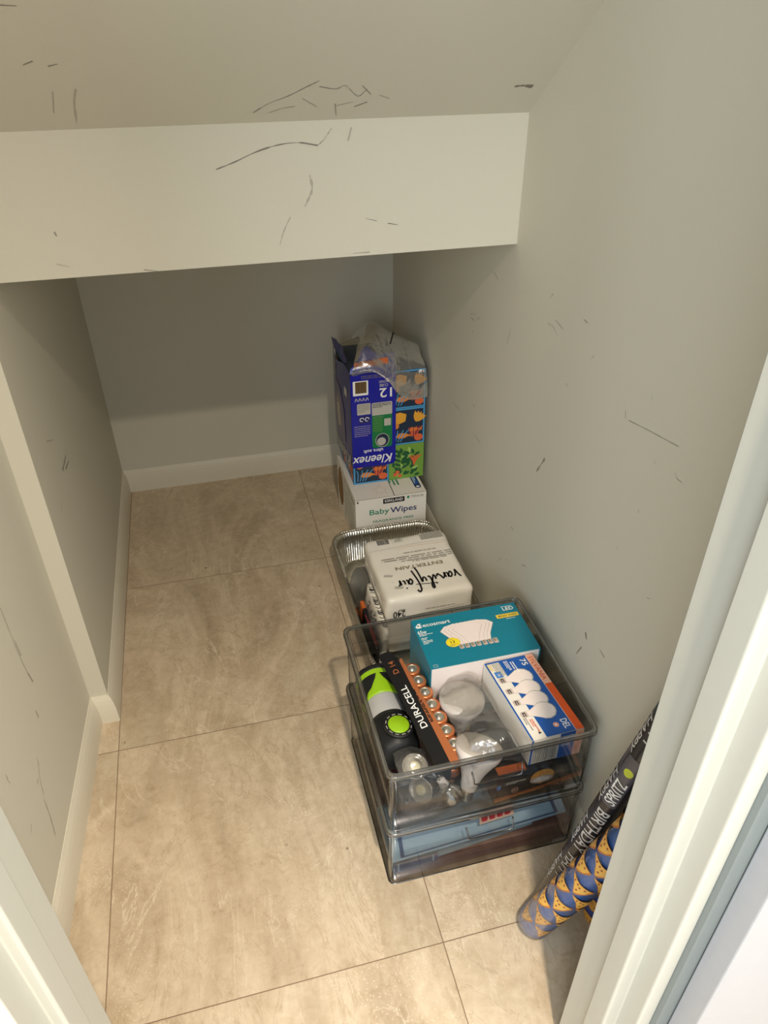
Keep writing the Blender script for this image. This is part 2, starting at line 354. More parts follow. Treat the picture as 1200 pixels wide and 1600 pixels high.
SCUFFS = {'soffit':[(0.00135,1,[(0.0577,1.385,1.2217),(0.0912,1.385,1.2322),(0.125,1.385,1.2449),(0.1626,1.385,1.2544),(0.1999,1.385,1.2574),(0.2345,1.385,1.2516)]),(0.00087,0.5,[(0.2345,1.385,1.2516),(0.2459,1.385,1.2608),(0.2592,1.385,1.2766)]),(0.00156,0.4,[(0.2945,1.385,1.2775),(0.2879,1.385,1.257)]),(0.00125,0.4,[(0.1782,1.385,1.1376),(0.1651,1.385,1.1153),(0.1552,1.385,1.0906)]),(0.0031,0.2,[(0.2173,1.385,1.205),(0.2202,1.385,1.1813),(0.2054,1.385,1.154)]),(0.00095,1,[(0.3171,1.385,1.1267),(0.338,1.385,1.1212)]),(0.00096,1,[(0.3591,1.385,1.1156),(0.3777,1.385,1.1119)]),(0.00188,0.6,[(-0.2224,1.385,1.138),(-0.2203,1.385,1.1308)]),(0.00126,0.5,[(-0.0896,1.385,1.0644),(-0.0654,1.385,1.06)]),(0.00192,0.5,[(0.2908,1.385,1.0654),(0.3234,1.385,1.0658)]),(0.0019,0.3,[(-0.2314,1.385,1.0852),(-0.2118,1.385,1.0788)])],'slope':[(0.0015,0.55,[(0.1267,1.3609,1.3071),(0.1512,1.3398,1.3221),(0.1807,1.3249,1.3326),(0.2091,1.3052,1.3466),(0.2264,1.2937,1.3548)]),(0.0012,0.4,[(0.1525,1.3622,1.3062),(0.1753,1.352,1.3134),(0.1947,1.3496,1.3152)]),(0.00116,0.6,[(0.2281,1.3059,1.3461),(0.2559,1.3122,1.3417),(0.2701,1.3055,1.3465),(0.2945,1.3298,1.3292),(0.307,1.3142,1.3403)]),(0.00121,0.6,[(0.2623,1.3506,1.3145),(0.2891,1.3428,1.32)]),(0.00182,0.5,[(0.2938,1.3543,1.3118),(0.3136,1.3439,1.3192)]),(0.00118,0.5,[(0.2044,1.3313,1.3281),(0.2304,1.3513,1.3139)]),(0.00147,0.6,[(0.2975,1.3065,1.3457),(0.3153,1.3263,1.3317)]),(0.0009,0.4,[(0.3304,1.3291,1.3297),(0.3504,1.3377,1.3236)]),(0.00092,0.5,[(0.2663,1.3739,1.2979),(0.2598,1.3448,1.3185)]),(0.00502,0.9,[(0.5615,1.3187,1.3371),(0.5763,1.317,1.3383),(0.5951,1.32,1.3362)]),(0.00221,0.7,[(-0.1873,1.2499,1.3859),(-0.173,1.2435,1.3905)]),(0.00165,0.5,[(-0.1563,1.2533,1.3835),(-0.1428,1.2494,1.3863)]),(0.00204,1.5,[(-0.1826,1.1555,1.4529),(-0.1642,1.157,1.4519)]),(0.00171,0.35,[(-0.1309,1.297,1.3525),(-0.1402,1.3263,1.3317),(-0.1472,1.3687,1.3015)]),(0.00172,0.25,[(-0.1634,1.3005,1.35),(-0.1747,1.3455,1.3181)])],'right':[(0.00125,0.7,[(0.6197,1.2081,1.0082),(0.6196,1.1986,1.0201)]),(0.00241,0.5,[(0.6266,1.6151,0.8294),(0.6263,1.5933,0.8297)]),(0.00161,0.3,[(0.6268,1.6272,0.8341),(0.626,1.5763,0.8517)]),(0.00157,0.3,[(0.6259,1.5738,0.8395),(0.6256,1.5553,0.8518)]),(0.00241,0.6,[(0.6264,1.6035,0.8037),(0.6264,1.598,0.7982)]),(0.00115,0.5,[(0.6174,1.0741,1.0161),(0.6172,1.0593,1.0151)]),(0.00094,0.35,[(0.6197,1.2052,0.9628),(0.6192,1.1787,0.9638),(0.619,1.1631,0.9554)]),(0.00092,0.35,[(0.6192,1.1767,0.9787),(0.6186,1.1433,0.974)]),(0.00085,0.5,[(0.6167,1.0291,0.9651),(0.6165,1.0197,0.9753)]),(0.00121,0.5,[(0.6179,1.1033,0.8875),(0.6177,1.0921,0.8838)]),(0.00267,0.6,[(0.6284,1.7206,0.5562),(0.6274,1.6612,0.5616)]),(0.00164,0.4,[(0.6258,1.5637,0.6244),(0.6255,1.5494,0.6213)]),(0.00166,0.35,[(0.6255,1.5492,0.551),(0.6246,1.4923,0.5514)]),(0.00337,0.5,[(0.6191,1.1716,0.6596),(0.6189,1.1581,0.6819),(0.6186,1.143,0.7067)]),(0.00079,0.7,[(0.6143,0.8875,0.9213),(0.6136,0.8458,0.93),(0.6128,0.799,0.9388),(0.6121,0.7591,0.9461)]),(0.00075,0.3,[(0.6136,0.8462,0.9861),(0.6135,0.8401,0.977)]),(0.00079,0.3,[(0.6145,0.901,0.9327),(0.6144,0.8978,0.9187)]),(0.00106,0.5,[(0.613,0.8134,0.7982),(0.613,0.8122,0.8047)]),(0.00188,0.7,[(0.6206,1.2603,0.4581),(0.6204,1.2482,0.4547)]),(0.00162,0.4,[(0.6216,1.3192,0.309),(0.6212,1.2954,0.3396)]),(0.00195,0.4,[(0.6208,1.2695,0.3567),(0.6205,1.2544,0.3592)]),(0.00222,0.4,[(0.6193,1.1842,0.405),(0.6189,1.1596,0.4182)]),(0.00317,0.9,[(0.6142,0.8846,0.4745),(0.6141,0.8782,0.4627)]),(0.00198,0.6,[(0.6145,0.9009,0.4027),(0.6143,0.8885,0.4329)]),(0.00185,0.6,[(0.6133,0.8302,0.4822),(0.613,0.8124,0.4808)]),(0.00081,0.5,[(0.6118,0.7423,0.684),(0.6117,0.7346,0.6875)]),(0.00101,0.3,[(0.6128,0.8033,0.8974),(0.6127,0.7982,0.8952)]),(0.00097,0.3,[(0.6119,0.7512,0.9079),(0.6118,0.7437,0.9025),(0.6116,0.7321,0.9037)]),(0.00141,0.25,[(0.6226,1.3754,0.8888),(0.6227,1.3836,0.8526)]),(0.00221,0.3,[(0.6246,1.4938,0.9734),(0.6241,1.4646,0.9659)]),(0.00099,0.4,[(0.6151,0.9339,0.442),(0.6149,0.9271,0.4459)]),(0.00112,0.4,[(0.6136,0.8475,0.7064),(0.6135,0.843,0.7054)])],'inner':[(0.00487,0.6,[(-0.3558,1.6137,0.5914),(-0.3557,1.5761,0.5916),(-0.3556,1.5441,0.5934)]),(0.00247,0.5,[(-0.3558,1.6316,0.5681),(-0.3557,1.5779,0.5777)]),(0.00222,0.3,[(-0.3554,1.4816,0.701),(-0.3556,1.5391,0.6738)]),(0.00152,0.3,[(-0.3554,1.4609,0.5609),(-0.3552,1.4241,0.5601)])],'near':[(0.0014,0.6,[(-0.4193,0.9567,0.2278),(-0.4194,0.9546,0.1981),(-0.4197,0.9498,0.1716),(-0.4203,0.9416,0.1366)]),(0.00137,0.35,[(-0.417,0.9918,0.3052),(-0.4171,0.9903,0.2906),(-0.4179,0.978,0.2762),(-0.4186,0.9674,0.2521),(-0.4187,0.966,0.2344)]),(0.00101,0.5,[(-0.4239,0.8841,0.2623),(-0.4247,0.8726,0.2523)]),(0.00249,0.35,[(-0.4242,0.8807,0.4099),(-0.4243,0.8789,0.3974),(-0.4241,0.8811,0.3856)]),(0.00231,0.7,[(-0.4154,1.0178,0.0679),(-0.4154,1.0171,0.0661)]),(0.00231,0.5,[(-0.4159,1.0088,0.062),(-0.416,1.0074,0.0598)]),(0.00275,0.4,[(-0.4187,0.966,0.2784),(-0.4192,0.9586,0.2731)]),(0.00202,0.5,[(-0.411,1.0851,0.4332),(-0.4106,1.0924,0.4016)]),(0.00412,0.25,[(-0.4128,1.0576,0.3613),(-0.4127,1.0598,0.34)]),(0.00125,0.35,[(-0.4113,1.0809,0.5986),(-0.4113,1.0803,0.5228),(-0.4114,1.0801,0.4829),(-0.4108,1.0891,0.406)]),(0.00325,0.35,[(-0.411,1.086,0.5173),(-0.411,1.0858,0.4771)]),(0.00148,0.35,[(-0.4214,0.9238,0.0945),(-0.4216,0.9208,0.0742)])]}
# ------------------------------------------------------------------ the room
def scuffs(mb, key, nrm, eps=.0005):
    nrm = Vector(nrm).normalized()
    for w, s, P in SCUFFS[key]:
        P = catmull(P, 5) if len(P) > 2 else [Vector(q) for q in P]; vs = []; n = len(P)
        m = 'scuff_dark' if s > .75 else 'scuff_mid' if s > .45 else 'scuff_light'; rr = random.Random(n*7+int(w*1e5))
        for i, p in enumerate(P):
            d = (P[min(i+1, n-1)]-P[max(i-1, 0)]).normalized(); sd = d.cross(nrm); ww = w*rr.uniform(.15, 1)
            vs += [p+sd*ww+nrm*eps, p-sd*ww+nrm*eps]
        mb.add(vs, [(2*i, 2*i+1, 2*i+3, 2*i+2) for i in range(n-1)], m)
mb = MB(); mb.box((-1.2, -1.6, -.03), (1.4, 2.5, 0), 'tile'); mb.build('floor', structure=True)
mb = MB(); mb.prism([(-.453, .431), (-.395, 1.335), (-.355, 1.335), (-.358, 2.4), (-.358, 2.5), (-.6, 2.5), (-.6, .431)], 0, 2.1, 'wall_paint')
scuffs(mb, 'inner', (1, .003, 0)); scuffs(mb, 'near', (1, -.064, 0)); mb.build('wall_left', structure=True)
mb = MB(); mb.box((-.6, 2.4, 0), (.75, 2.5, 1.3), 'wall_paint'); mb.build('wall_back', structure=True)
mb = MB(); mb.prism([(.6065, .431), (.75, .431), (.75, 2.5), (.6417, 2.5)], 0, 2.1, 'wall_paint')
scuffs(mb, 'right', (-1, .017, 0)); mb.build('wall_right', structure=True)
mb = MB()
mb.prism([(.431, 1.967), (1.385, 1.29), (1.385, 1.06), (2.5, 1.06), (2.5, 1.2), (1.5, 1.2), (1.5, 1.36), (.431, 2.12)], -.6, .75, 'wall_paint', axis='x')
scuffs(mb, 'soffit', (0, -1, 0)); scuffs(mb, 'slope', (0, -.71, -1)); mb.build('ceiling', structure=True)
mb = MB()
for lo, hi in (((-1.2, .316, 0), (-.245, .431, 2.5)), ((.437, .34, 0), (1.4, .431, 2.5)), ((-.245, .34, 2.03), (.437, .431, 2.5))): mb.box(lo, hi, 'wall_paint')
mb.build('wall_front', structure=True)
# door frame: a jamb with its stop, on both sides and overhead
def jamb(pts, m='jamb_paint'):
    mb = MB(); n = len(pts); vs = [Vector((x, y, z)) for z in (0, 2.03) for x, y in pts]
    mb.add(vs, [tuple(range(n-1, -1, -1)), tuple(range(n, 2*n))]+[(i, (i+1) % n, n+(i+1) % n, n+i) for i in range(n)], m); return mb
R_ = jamb([(.4065, .4345), (.4065, .378), (.3955, .378), (.3955, .347), (.3975, .345), (.416, .345), (.416, .3155), (.418, .3135), (.4365, .3135), (.4365, .4345)])
R_.build('trim_1', bevel=.0018, structure=True)
L_ = jamb([(-.223, .4345), (-.245, .4345), (-.245, .315), (-.226, .315), (-.226, .351), (-.2165, .351), (-.2145, .353), (-.2145, .383), (-.223, .383)])
L_.build('trim_2', bevel=.0018, structure=True)
mb = MB(); mb.box((-.245, .315, 2.01), (.4365, .4345, 2.03), 'jamb_paint'); mb.box((-.2145, .347, 2.0), (.3955, .38, 2.01), 'jamb_paint'); mb.build('trim_3', structure=True)
# open door right of the opening; a gray strip paints the shade in its gap
mb = MB(); mb.box((.4365, .306, 0), (.460, .3399, 2.03), 'gap_shade'); mb.build('gap_shade_strip', structure=True)
d = MB(); d.box((.455, .272, .012), (1.15, .305, 2.02), 'door_paint'); d.build('door_1', bevel=.002, structure=True)
mb = MB(); mb.box((-.30, .30, 0), (-.2475, .3155, 2.06), 'jamb_paint'); mb.build('trim_5', bevel=.002, structure=True)
BB = [(0, 0), (.0135, 0), (.0135, .030), (.0125, .045), (.0105, .060), (.0075, .072), (.004, .080), (.002, .085), (0, .085)]
def base(name, path):
    mb = MB(); sweep(BB, path, 'trim_paint', mb); mb.build(name, structure=True)
base('baseboard_left', [(-.3582, 2.4), (-.355, 1.335), (-.395, 1.335), (-.4528, .4345)])
base('baseboard_back', [(.64, 2.4), (-.3582, 2.4)])
base('baseboard_right', [(.6065, .4345), (.64, 2.4)])

# ------------------------------------------------------------------ clear stacking bins
def clear_bin(label, x0, y0, x1, y1, z0, z1, papers=False):
    t = thing('storage_bin', label, 'bin', ((x0+x1)/2, (y0+y1)/2, z0), 'two clear stacked storage bins')
    a = .0022; mb = MB()
    o0 = rring(x0+.002, y0+.002, x1-.002, y1-.002, .012, z0); o1 = rring(x0, y0, x1, y1, .014, z1-.001)
    i1 = rring(x0+a, y0+a, x1-a, y1-a, .012, z1-.001); i0 = rring(x0+a+.002, y0+a+.002, x1-a-.002, y1-a-.002, .010, z0+a)
    mb.loft([o0, o1, i1, i0], 'bin_clear', True, True, True); mb.build('bin_body', t)
    # the rim folds outwards into a double lip
    rm = MB(); e = .005
    rings = [rring(x0-.0002, y0-.0002, x1+.0002, y1+.0002, .014, z1-.010), rring(x0-e, y0-e, x1+e, y1+e, .018, z1-.008), rring(x0-e, y0-e, x1+e, y1+e, .018, z1-.001),
             rring(x0-e+.0015, y0-e+.0015, x1+e-.0015, y1+e-.0015, .017, z1), rring(x0+a, y0+a, x1-a, y1-a, .012, z1)]
    rm.loft(rings, 'bin_edge', True); rm.build('rim', t)
    ln = MB()
    for dz, dd in ((-.0085, .0052), (-.0005, .0045), (-.0005, -.002)):
        ln.tube(rring(x0-dd, y0-dd, x1+dd, y1+dd, .016, z1+dz), .0007, 'bin_line', 6, True)
    ln.build('rim_bead', t)
    ft = MB(); ft.tube(rring(x0+.002, y0+.002, x1-.002, y1-.002, .012, z0+.0014), .0014, 'bin_line', 6, True)
    for cx, cy in ((x0+.0045, y0+.0045), (x1-.0045, y0+.0045), (x0+.0045, y1-.0045), (x1-.0045, y1-.0045)):
        ft.tube([(cx, cy, z0+.002), (cx, cy, z1-.01)], .0011, 'bin_line', 6)
    ft.build('corner_edges', t)
    for yy, sgn in ((y0, -1), (y1, 1)):
        hm = MB(); cx = (x0+x1)/2+.005; w = .048; zc = z1-.062
        P = [(cx-w, yy-.0002*sgn, zc+.021), (cx-w+.001, yy+sgn*.009, zc+.010), (cx-w+.002, yy+sgn*.011, zc), (cx-w+.007, yy+sgn*.011, zc-.002), (cx+w-.007, yy+sgn*.011, zc-.002), (cx+w-.002, yy+sgn*.011, zc), (cx+w-.001, yy+sgn*.009, zc+.010), (cx+w, yy-.0002*sgn, zc+.021)]
        hm.tube(P, .0016, 'bin_line', 6)
        q = [(cx-w, yy+sgn*.0008, zc+.021), (cx+w, yy+sgn*.0008, zc+.021), (cx+w-.003, yy+sgn*.010, zc), (cx-w+.003, yy+sgn*.010, zc)]
        hm.add(q, [(0, 1, 2, 3)], 'bin_clear'); hm.build('handle', t)
        if sgn < 0:
            nt_ = MB(); nt_.box((cx-w+.004, yy-.0062, z1-.008), (cx+w-.004, yy-.0048, z1-.0015), 'bin_edge'); nt_.build('grip_notch', t)
    lb = MB(); f = frame((x1-.042, y0-.0003, z0+.010), (1, 0, 0), (0, 0, 1))
    lb.stroke([(0, 0), (.033, 0), (.033, .011), (0, .011), (0, 0)], .0008, 'lightgray_ink', f, smooth=False); lb.lines(.003, .0065, .027, 2, .003, 'lightgray_ink', f, seed=4)
    lb.build('molded_label', t); return t
clear_bin('smoky clear lower storage bin standing on the tiles, pale blue folders inside', .197, .755, .5905, 1.131, 0, .1835)
clear_bin('smoky clear upper storage bin holding light bulb boxes, batteries and a lantern', .197, .755, .5905, 1.131, .1845, .3565)

# ------------------------------------------------------------------ lower bin: folders and a fabric packet
def sheet(name, label, cat, quad, th, m, border=None, bm=None):
    """a thin slab standing on edge: quad = lower left, lower right, upper right, upper left"""
    q = [Vector(p) for p in quad]; n = (q[1]-q[0]).cross(q[3]-q[0]).normalized(); mb = MB()
    vs = q+[p-n*th for p in q]; mb.add(vs, [(0, 1, 2, 3), (7, 6, 5, 4), (1, 0, 4, 5), (2, 1, 5, 6), (3, 2, 6, 7), (0, 3, 7, 4)], m)
    if border:
        w, ins = border; c = sum(q, Vector())/4
        def at(k, s): return q[k]+(c-q[k]).normalized()*s+n*.0006
        for k in range(4):
            a, b = k, (k+1) % 4; mb.add([at(a, ins), at(b, ins), at(b, ins+w), at(a, ins+w)], [(0, 1, 2, 3)], bm)
    o = mb.build(name, off=tuple(q[0])); o.location = q[0]; return tag(o, label, cat)
sheet('folder', 'pale blue card folder with a navy border in the lower clear bin', 'folder', [(.207, .766, .062), (.575, .768, .090), (.560, .835, .147), (.207, .835, .142)], .0012, 'pale_blue', (.008, .018), 'navy_border')
sheet('folder', 'plain pale blue folder lying beneath the navy-bordered one in the lower bin', 'folder', [(.207, .765, .030), (.50, .766, .080), (.50, .90, .094), (.207, .90, .050)], .001, 'pale_blue2')
mb = MB(); P_ = [(.209, .018), (.583, .012), (.583, .075), (.50, .066), (.36, .040), (.209, .019)]
mb.box((.215, .768, .0035), (.583, 1.06, .022), 'maroon')
mb.add([(.215, .7675, .0035), (.583, .7675, .0035), (.583, .7675, .070), (.42, .7675, .050), (.215, .7675, .022), (.215, 1.06, .0035), (.583, 1.06, .0035), (.583, 1.06, .03), (.42, 1.06, .026), (.215, 1.06, .022)],
       [(0, 1, 2, 3, 4), (9, 8, 7, 6, 5), (1, 6, 7, 2), (2, 7, 8, 3), (3, 8, 9, 4), (0, 4, 9, 5)], 'maroon')
f = frame((.215, .7675, .0035), (1, 0, 0), (0, 0, 1))
for i in range(60):
    x = .003+i*.0062; top = .0185+max(0, (x-.0))*.12
    mb.rect(x, .001, x+.0014, min(top, .064)-.001, 'maroon_line', f, lay=.0004)
for j in range(9):
    y = .004+j*.0062; x = 0 if y < .018 else (y-.018)/.13; mb.rect(x+.004, y, .366, y+.0012, 'maroon_line', f, lay=.0005)
o = mb.build('fabric_packet', off=(.4, .9, .0035)); o.location = (.4, .9, .0035); tag(o, 'dusty pink gridded fabric packet on the floor of the lower bin', 'packet')
mb = MB(); f = frame((.385, .768, .118), (1, 0, .12), (0, .35, 1)); mb.box((0, 0, -.002), (.072, .026, 0), 'pinkish', f)
for k, x in enumerate((.004, .020, .036, .052)): mb.rrect(x, .005, x+.013, .021, .004, 'red_ink', f)
o = mb.build('gift_card', off=(.42, .78, .12)); o.location = (.42, .78, .12); tag(o, 'small card with red lettering behind the lower bin handle', 'card')
sheet('folder', 'dark striped leaflet at the left end of the lower bin', 'leaflet', [(.209, .764, .026), (.30, .7645, .036), (.30, .767, .060), (.209, .767, .055)], .0006, 'navy_border', (.004, .008), 'pale_blue')

# ------------------------------------------------------------------ upper bin: bulb cartons
Z0 = .1872
t = thing('bulb_carton', 'teal carton of flood light bulbs, white front flap, at the back of the upper bin', 'box', (.461, 1.052, Z0))
mb = MB(); x0, x1, y0, y1, zt = .342, .581, .979, 1.126, .350
mb.box((x0, y0+.0006, Z0), (x1, y1, zt), 'teal_card'); f = frame((x0, y0, zt), (1, 0, 0), (0, 1, 0)); S = .965
def E(x, y): return x*S/1000, y*.98/1000
fs = sub(f, 0, 0); k = .001*S
ff = lambda x, y, h=0: f(x*k, y*.00098, h)
mb.ink([(4, 127), (12, 136), (19, 135), (15, 131), (20, 129), (14, 127), (20, 124), (13, 121), (6, 122)], 'white_ink', ff)
mb.disc(11, 129, 2.5, 2, 'teal_card', ff)
mb.text('ecosmart', 21, 123, 64, 9, 'white_ink', ff); mb.text('65w', 4, 103, 20, 11, 'white_ink', ff)
mb.lines(5, 100, 32, 2, 3.4, 'white_ink', ff, seed=5); mb.lines(6, 89, 15, 2, 4, 'white_ink', ff, seed=6); mb.lines(7, 80, 22, 3, 4, 'white_ink', ff, seed=8)
# seven flood bulbs printed in a row, rear ones first
bulbs = [54+i*13.5 for i in range(3)]+[172-i*13.5 for i in range(3)]
def flood(cx, m, w=1.0, dx=0):
    pts = [(-34, 100), (-22, 112), (0, 117), (22, 112), (34, 100), (26, 86), (17, 70), (12, 52), (-12, 52), (-17, 70), (-26, 86)]
    return [(cx+x*w+(0), y) for x, y in pts]
for cx in (88, 142, 97, 134, 106, 126, 116):
    mb.ink([(p[0]*1.0, p[1]) for p in flood(cx, None, 1.04)], 'bulb_shade', ff); mb.ink([(p[0], p[1]+.3) for p in flood(cx, None, 1.0)], 'bulb_pink', ff)
for i, cx in enumerate((84, 97, 110, 123, 137, 150, 162)):
    mb.rrect(cx-4.5, 40-i*.4, cx+5.5, 53, 2, 'bulb_shade', ff); mb.rect(cx-3, 43, cx+1, 52, 'brown_ink', ff); mb.rect(cx+2.3, 44, cx+4, 52, 'gray_ink', ff)
mb.disc(70, 62, 16, 14, 'gold_ink', ff); mb.disc(70, 62, 14.5, 12.6, 'yellow_ink', ff); mb.text('13', 65, 59, 9, 8, 'black_ink', ff); mb.lines(62, 55, 16, 2, 3, 'brown_ink', ff, seed=3); mb.lines(64, 70, 12, 1, 3, 'brown_ink', ff, seed=9)
mb.text('LED', 213, 128, 26, 10, 'white_ink', ff); mb.lines(211, 140, 30, 1, 3, 'white_ink', ff, seed=2)
mb.rrect(190, 106, 243, 118, 1.5, 'gold_ink', ff); mb.text('BRIGHT WHITE', 195, 109, 43, 6, 'black_ink', ff); mb.lines(210, 101, 32, 1, 3.4, 'white_ink', ff, seed=12)
mb.stroke([(8, 3), (17, 3), (17, 9), (8, 9), (8, 3)], .6, 'white_ink', ff, smooth=False)
mb.build('carton_body', t)
mb = MB(); mb.box((x0+.002, y0-.0012, Z0+.03), (x1-.004, y0+.0004, zt-.0015), 'pink_white'); mb.build('front_flap', t)

t = thing('bulb_carton', 'blue and orange carton of four round light bulbs, nearest the right wall', 'box', (.517, .87, .2735))
a_ = Vector((.112/.1145, .006/.1145, 0)); xdir = Vector((1, .03, 0)).normalized(); ydir = Vector((-.075, 1, 0)).normalized()
o = Vector((.4705, .771, .2735)); fl = lambda x, y, z: o+xdir*x+Vector((-.018/.205, 1, 0))*y+Vector((0, 0, z))
mb = MB(); mb.box((0, 0, 0), (.106, .200, .071), 'white_card', fl); H = .071
g = lambda x, y, h=0: fl(x, y, H+h)       # top, x to the right, y away
mb.rect(.030, 0, .089, .2, 'blue_card', g); mb.rect(0, 0, .0035, .2, 'blue_card', g); mb.rect(0, .196, .106, .2, 'blue_card', g); mb.rect(.090, 0, .106, .2, 'orange_card', g)
mb.rect(.0895, .118, .106, .2, 'peach_ink', g)
# reading direction runs towards the door
q = lambda x, y, h=0: g(y, .2-x, h)
mb.text('SYLVANIA', .006, .0925, .066, .010, 'orange_card', q); mb.text('75', .008, .073, .018, .012, 'white_ink', q); mb.text('DEL', .170, .072, .022, .013, 'white_ink', q)
mb.disc(.086, .0, 0, 0, 'white_ink', g) if False else None
mb.disc(.179, .060, .0055, .0055, 'peach_ink', q); mb.disc(.179, .060, .0038, .0038, 'orange_card', q); mb.disc(.179, .060, .0025, .0025, 'white_ink', q)
for i in range(4):
    cy = .052+i*.030
    def a19(s): return [(cy-.0065*s, .022), (cy-.0075*s, .034), (cy-.0125*s, .045), (cy-.0185*s, .056), (cy-.020*s, .066), (cy-.016*s, .078), (cy-.008*s, .085), (cy, .087), (cy+.008*s, .085), (cy+.016*s, .078), (cy+.020*s, .066), (cy+.0185*s, .056), (cy+.0125*s, .045), (cy+.0075*s, .034), (cy+.0065*s, .022)]
    mb.ink([(a, (b-.05)*.93+.045) for a, b in a19(1.06)], 'lightgray_ink', q); mb.ink([(a, (b-.05)*.9+.044) for a, b in a19(.96)], 'bulb_pink', q)
    mb.rrect(cy-.007, .008, cy+.007, .022, .004, 'bulb_shade', q); mb.rect(cy-.005, .012, cy+.005, .014, 'black_ink', q); mb.rect(cy-.005, .016, cy+.005, .018, 'black_ink', q); mb.rect(cy-.005, .014, cy-.003, .017, 'black_ink', q)
mb.lines(.010, .056, .030, 2, .005, 'white_ink', q, seed=21); mb.lines(.005, .045, .026, 3, .003, 'white_ink', q, seed=22)
mb.rect(.028, .008, .044, .022, 'sky_ink', q); mb.text('75', .033, .012, .007, .006, 'white_ink', q); mb.lines(.006, .027, .035, 5, .0034, 'gray_ink', q, seed=23)
mb.lines(.006, .009, .018, 3, .003, 'gold_ink', q, seed=24); mb.lines(.155, .022, .035, 2, .004, 'orange_card', q, seed=25); mb.lines(.150, .012, .03, 2, .004, 'gray_ink', q, seed=26)
mb.ink([(.185, .020), (.191, .020), (.188, .026)], 'black_ink', q)
fr = lambda x, y, h=0: fl(x, -h, y)       # front
mb.rect(0, 0, .004, .071, 'blue_card', fr); mb.rect(.058, .0, .089, .071, 'blue_card', fr); mb.rect(.0895, .0, .106, .071, 'peach_ink', fr)
mb.bars(.006, .004, .055, .062, 'gray_ink', fr, seed=11); mb.lines(.062, .06, .024, 6, .005, 'white_ink', fr, seed=31); mb.text('SYLVANIA', 0, 0, .05, .010, 'orange_card', lambda x, y, h=0: fr(.092+y, .064-x, h))
mb.build('carton_body', t, bevel=.0008)

t = thing('downlight_carton', 'black carton with an orange stripe and a lamp picture beneath the blue bulb carton', 'box', (.497, .835, Z0))
mb = MB(); mb.box((.405, .7605, Z0), (.583, .905, .2725), 'black_card'); f = frame((.405, .7605, Z0), (1, 0, 0), (0, 0, 1))
mb.ink([(0, .020), (.080, .027), (.178, .048), (.178, .041), (.085, .017), (0, .010)], 'orange_glow', f); mb.ink([(.115, .026), (.178, .040), (.178, .032), (.125, .020)], 'orange_glow', f)
mb.ink([(0, .010), (0, .007), (.178, .034), (.178, .036)], 'amber_ink', f)
mb.rect(.10, .045, .178, .085, 'dark_card', f)
mb.disc(.094, .058, .024, .021, 'amber_ink', f); mb.disc(.093, .050, .024, .011, 'bulb_shade', f); mb.disc(.093, .049, .017, .0072, 'white_ink', f)
mb.disc(.040, .034, .007, .008, 'peach_ink', f); mb.disc(.040, .034, .005, .006, 'black_ink', f); mb.disc(.0395, .034, .003, .003, 'peach_ink', f)
mb.disc(.134, .025, .006, .006, 'peach_ink', f); mb.disc(.134, .025, .0038, .0038, 'black_ink', f); mb.lines(.012, .003, .06, 2, .004, 'gray_ink', f, seed=41); mb.lines(.020, .060, .040, 2, .004, 'white_ink', f, seed=42)
mb.lines(.13, .074, .03, 1, .004, 'gray_ink', f, seed=43); mb.rect(.146, .008, .172, .018, 'dark_card', f); mb.rect(.002, .045, .010, .058, 'sky_ink', f)
g = frame((.405, .7605, .2725), (1, 0, 0), (0, 1, 0)); mb.rect(.004, .003, .06, .02, 'orange_glow', g)
mb.build('carton_body', t, bevel=.0006)

# ------------------------------------------------------------------ battery pack
t = thing('battery_pack', 'tray pack of large copper-topped batteries with a long black and copper card', 'batteries', (.332, .93, Z0))
u = Vector((-.118, .993, 0)).normalized(); r = Vector((.993, .118, 0)).normalized(); C0 = Vector((.3305, .931, 0))
for i in range(7):
    for lay in range(2):
        c = C0+u*((i-3)*.0338)+Vector((0, 0, Z0+lay*.0605)); b = MB()
        b.revolve([(.0155, 0), (.0165, .0008), (.0165, .036)], 'cell_black', c, n=28, cap1=False)
        b.revolve([(.0165, .036), (.0166, .0555), (.0155, .0575), (.0108, .0577)], 'copper', c, n=28, cap0=False, cap1=False)
        b.revolve([(.0109, .0577), (.0100, .0568), (.0055, .0570), (.0050, .0595), (.0040, .0602)], 'steel', c, n=28, cap0=False)
        b.build('battery_cell', t)
w = lambda x, y, z: C0+r*x+u*y+Vector((0, 0, z))
mb = MB(); mb.box((-.0195, -.132, Z0), (-.0178, .142, .309), 'black_card', w)
# the card folds over the left side and slopes down at its outer edge
top = lambda x, y, h=0: w(x, y, .3105+h+(x+.018)*.16)
mb.add([top(-.053, -.148), top(-.0165, -.150), top(-.0165, .120), top(-.0235, .150), top(-.030, .163), top(-.049, .163), top(-.053, .155)], [(0, 1, 2, 3, 4, 5, 6)], 'black_card')
mb.add([top(x, y, -.0012) for x, y in ((-.053, -.148), (-.0165, -.150), (-.0165, .120), (-.0235, .150), (-.030, .163), (-.049, .163), (-.053, .155))], [(6, 5, 4, 3, 2, 1, 0)], 'dark_card')
T_ = lambda x, y, h=0: top(-y, x, h)
mb.ink([(-.148, .012), (-.149, .026), (-.149, .0166)], 'copper', T_)
mb.ink([(-.150, .0095), (-.148, .0262), (.0, .0225), (.128, .0185), (.132, .0120)], 'copper', T_)
mb.text('DURACELL', -.050, .0305, .112, .0135, 'white_ink', T_); mb.text('D 14', .098, .030, .036, .012, 'copper', T_)
mb.lines(-.045, .0195, .09, 2, .0028, 'black_ink', T_, th=.5, seed=51)
mb.build('printed_card', t)
mb = MB(); mb.box((-.0186, -.128, Z0), (.0182, .124, Z0+.004), 'shrink', w); mb.build('tray', t)

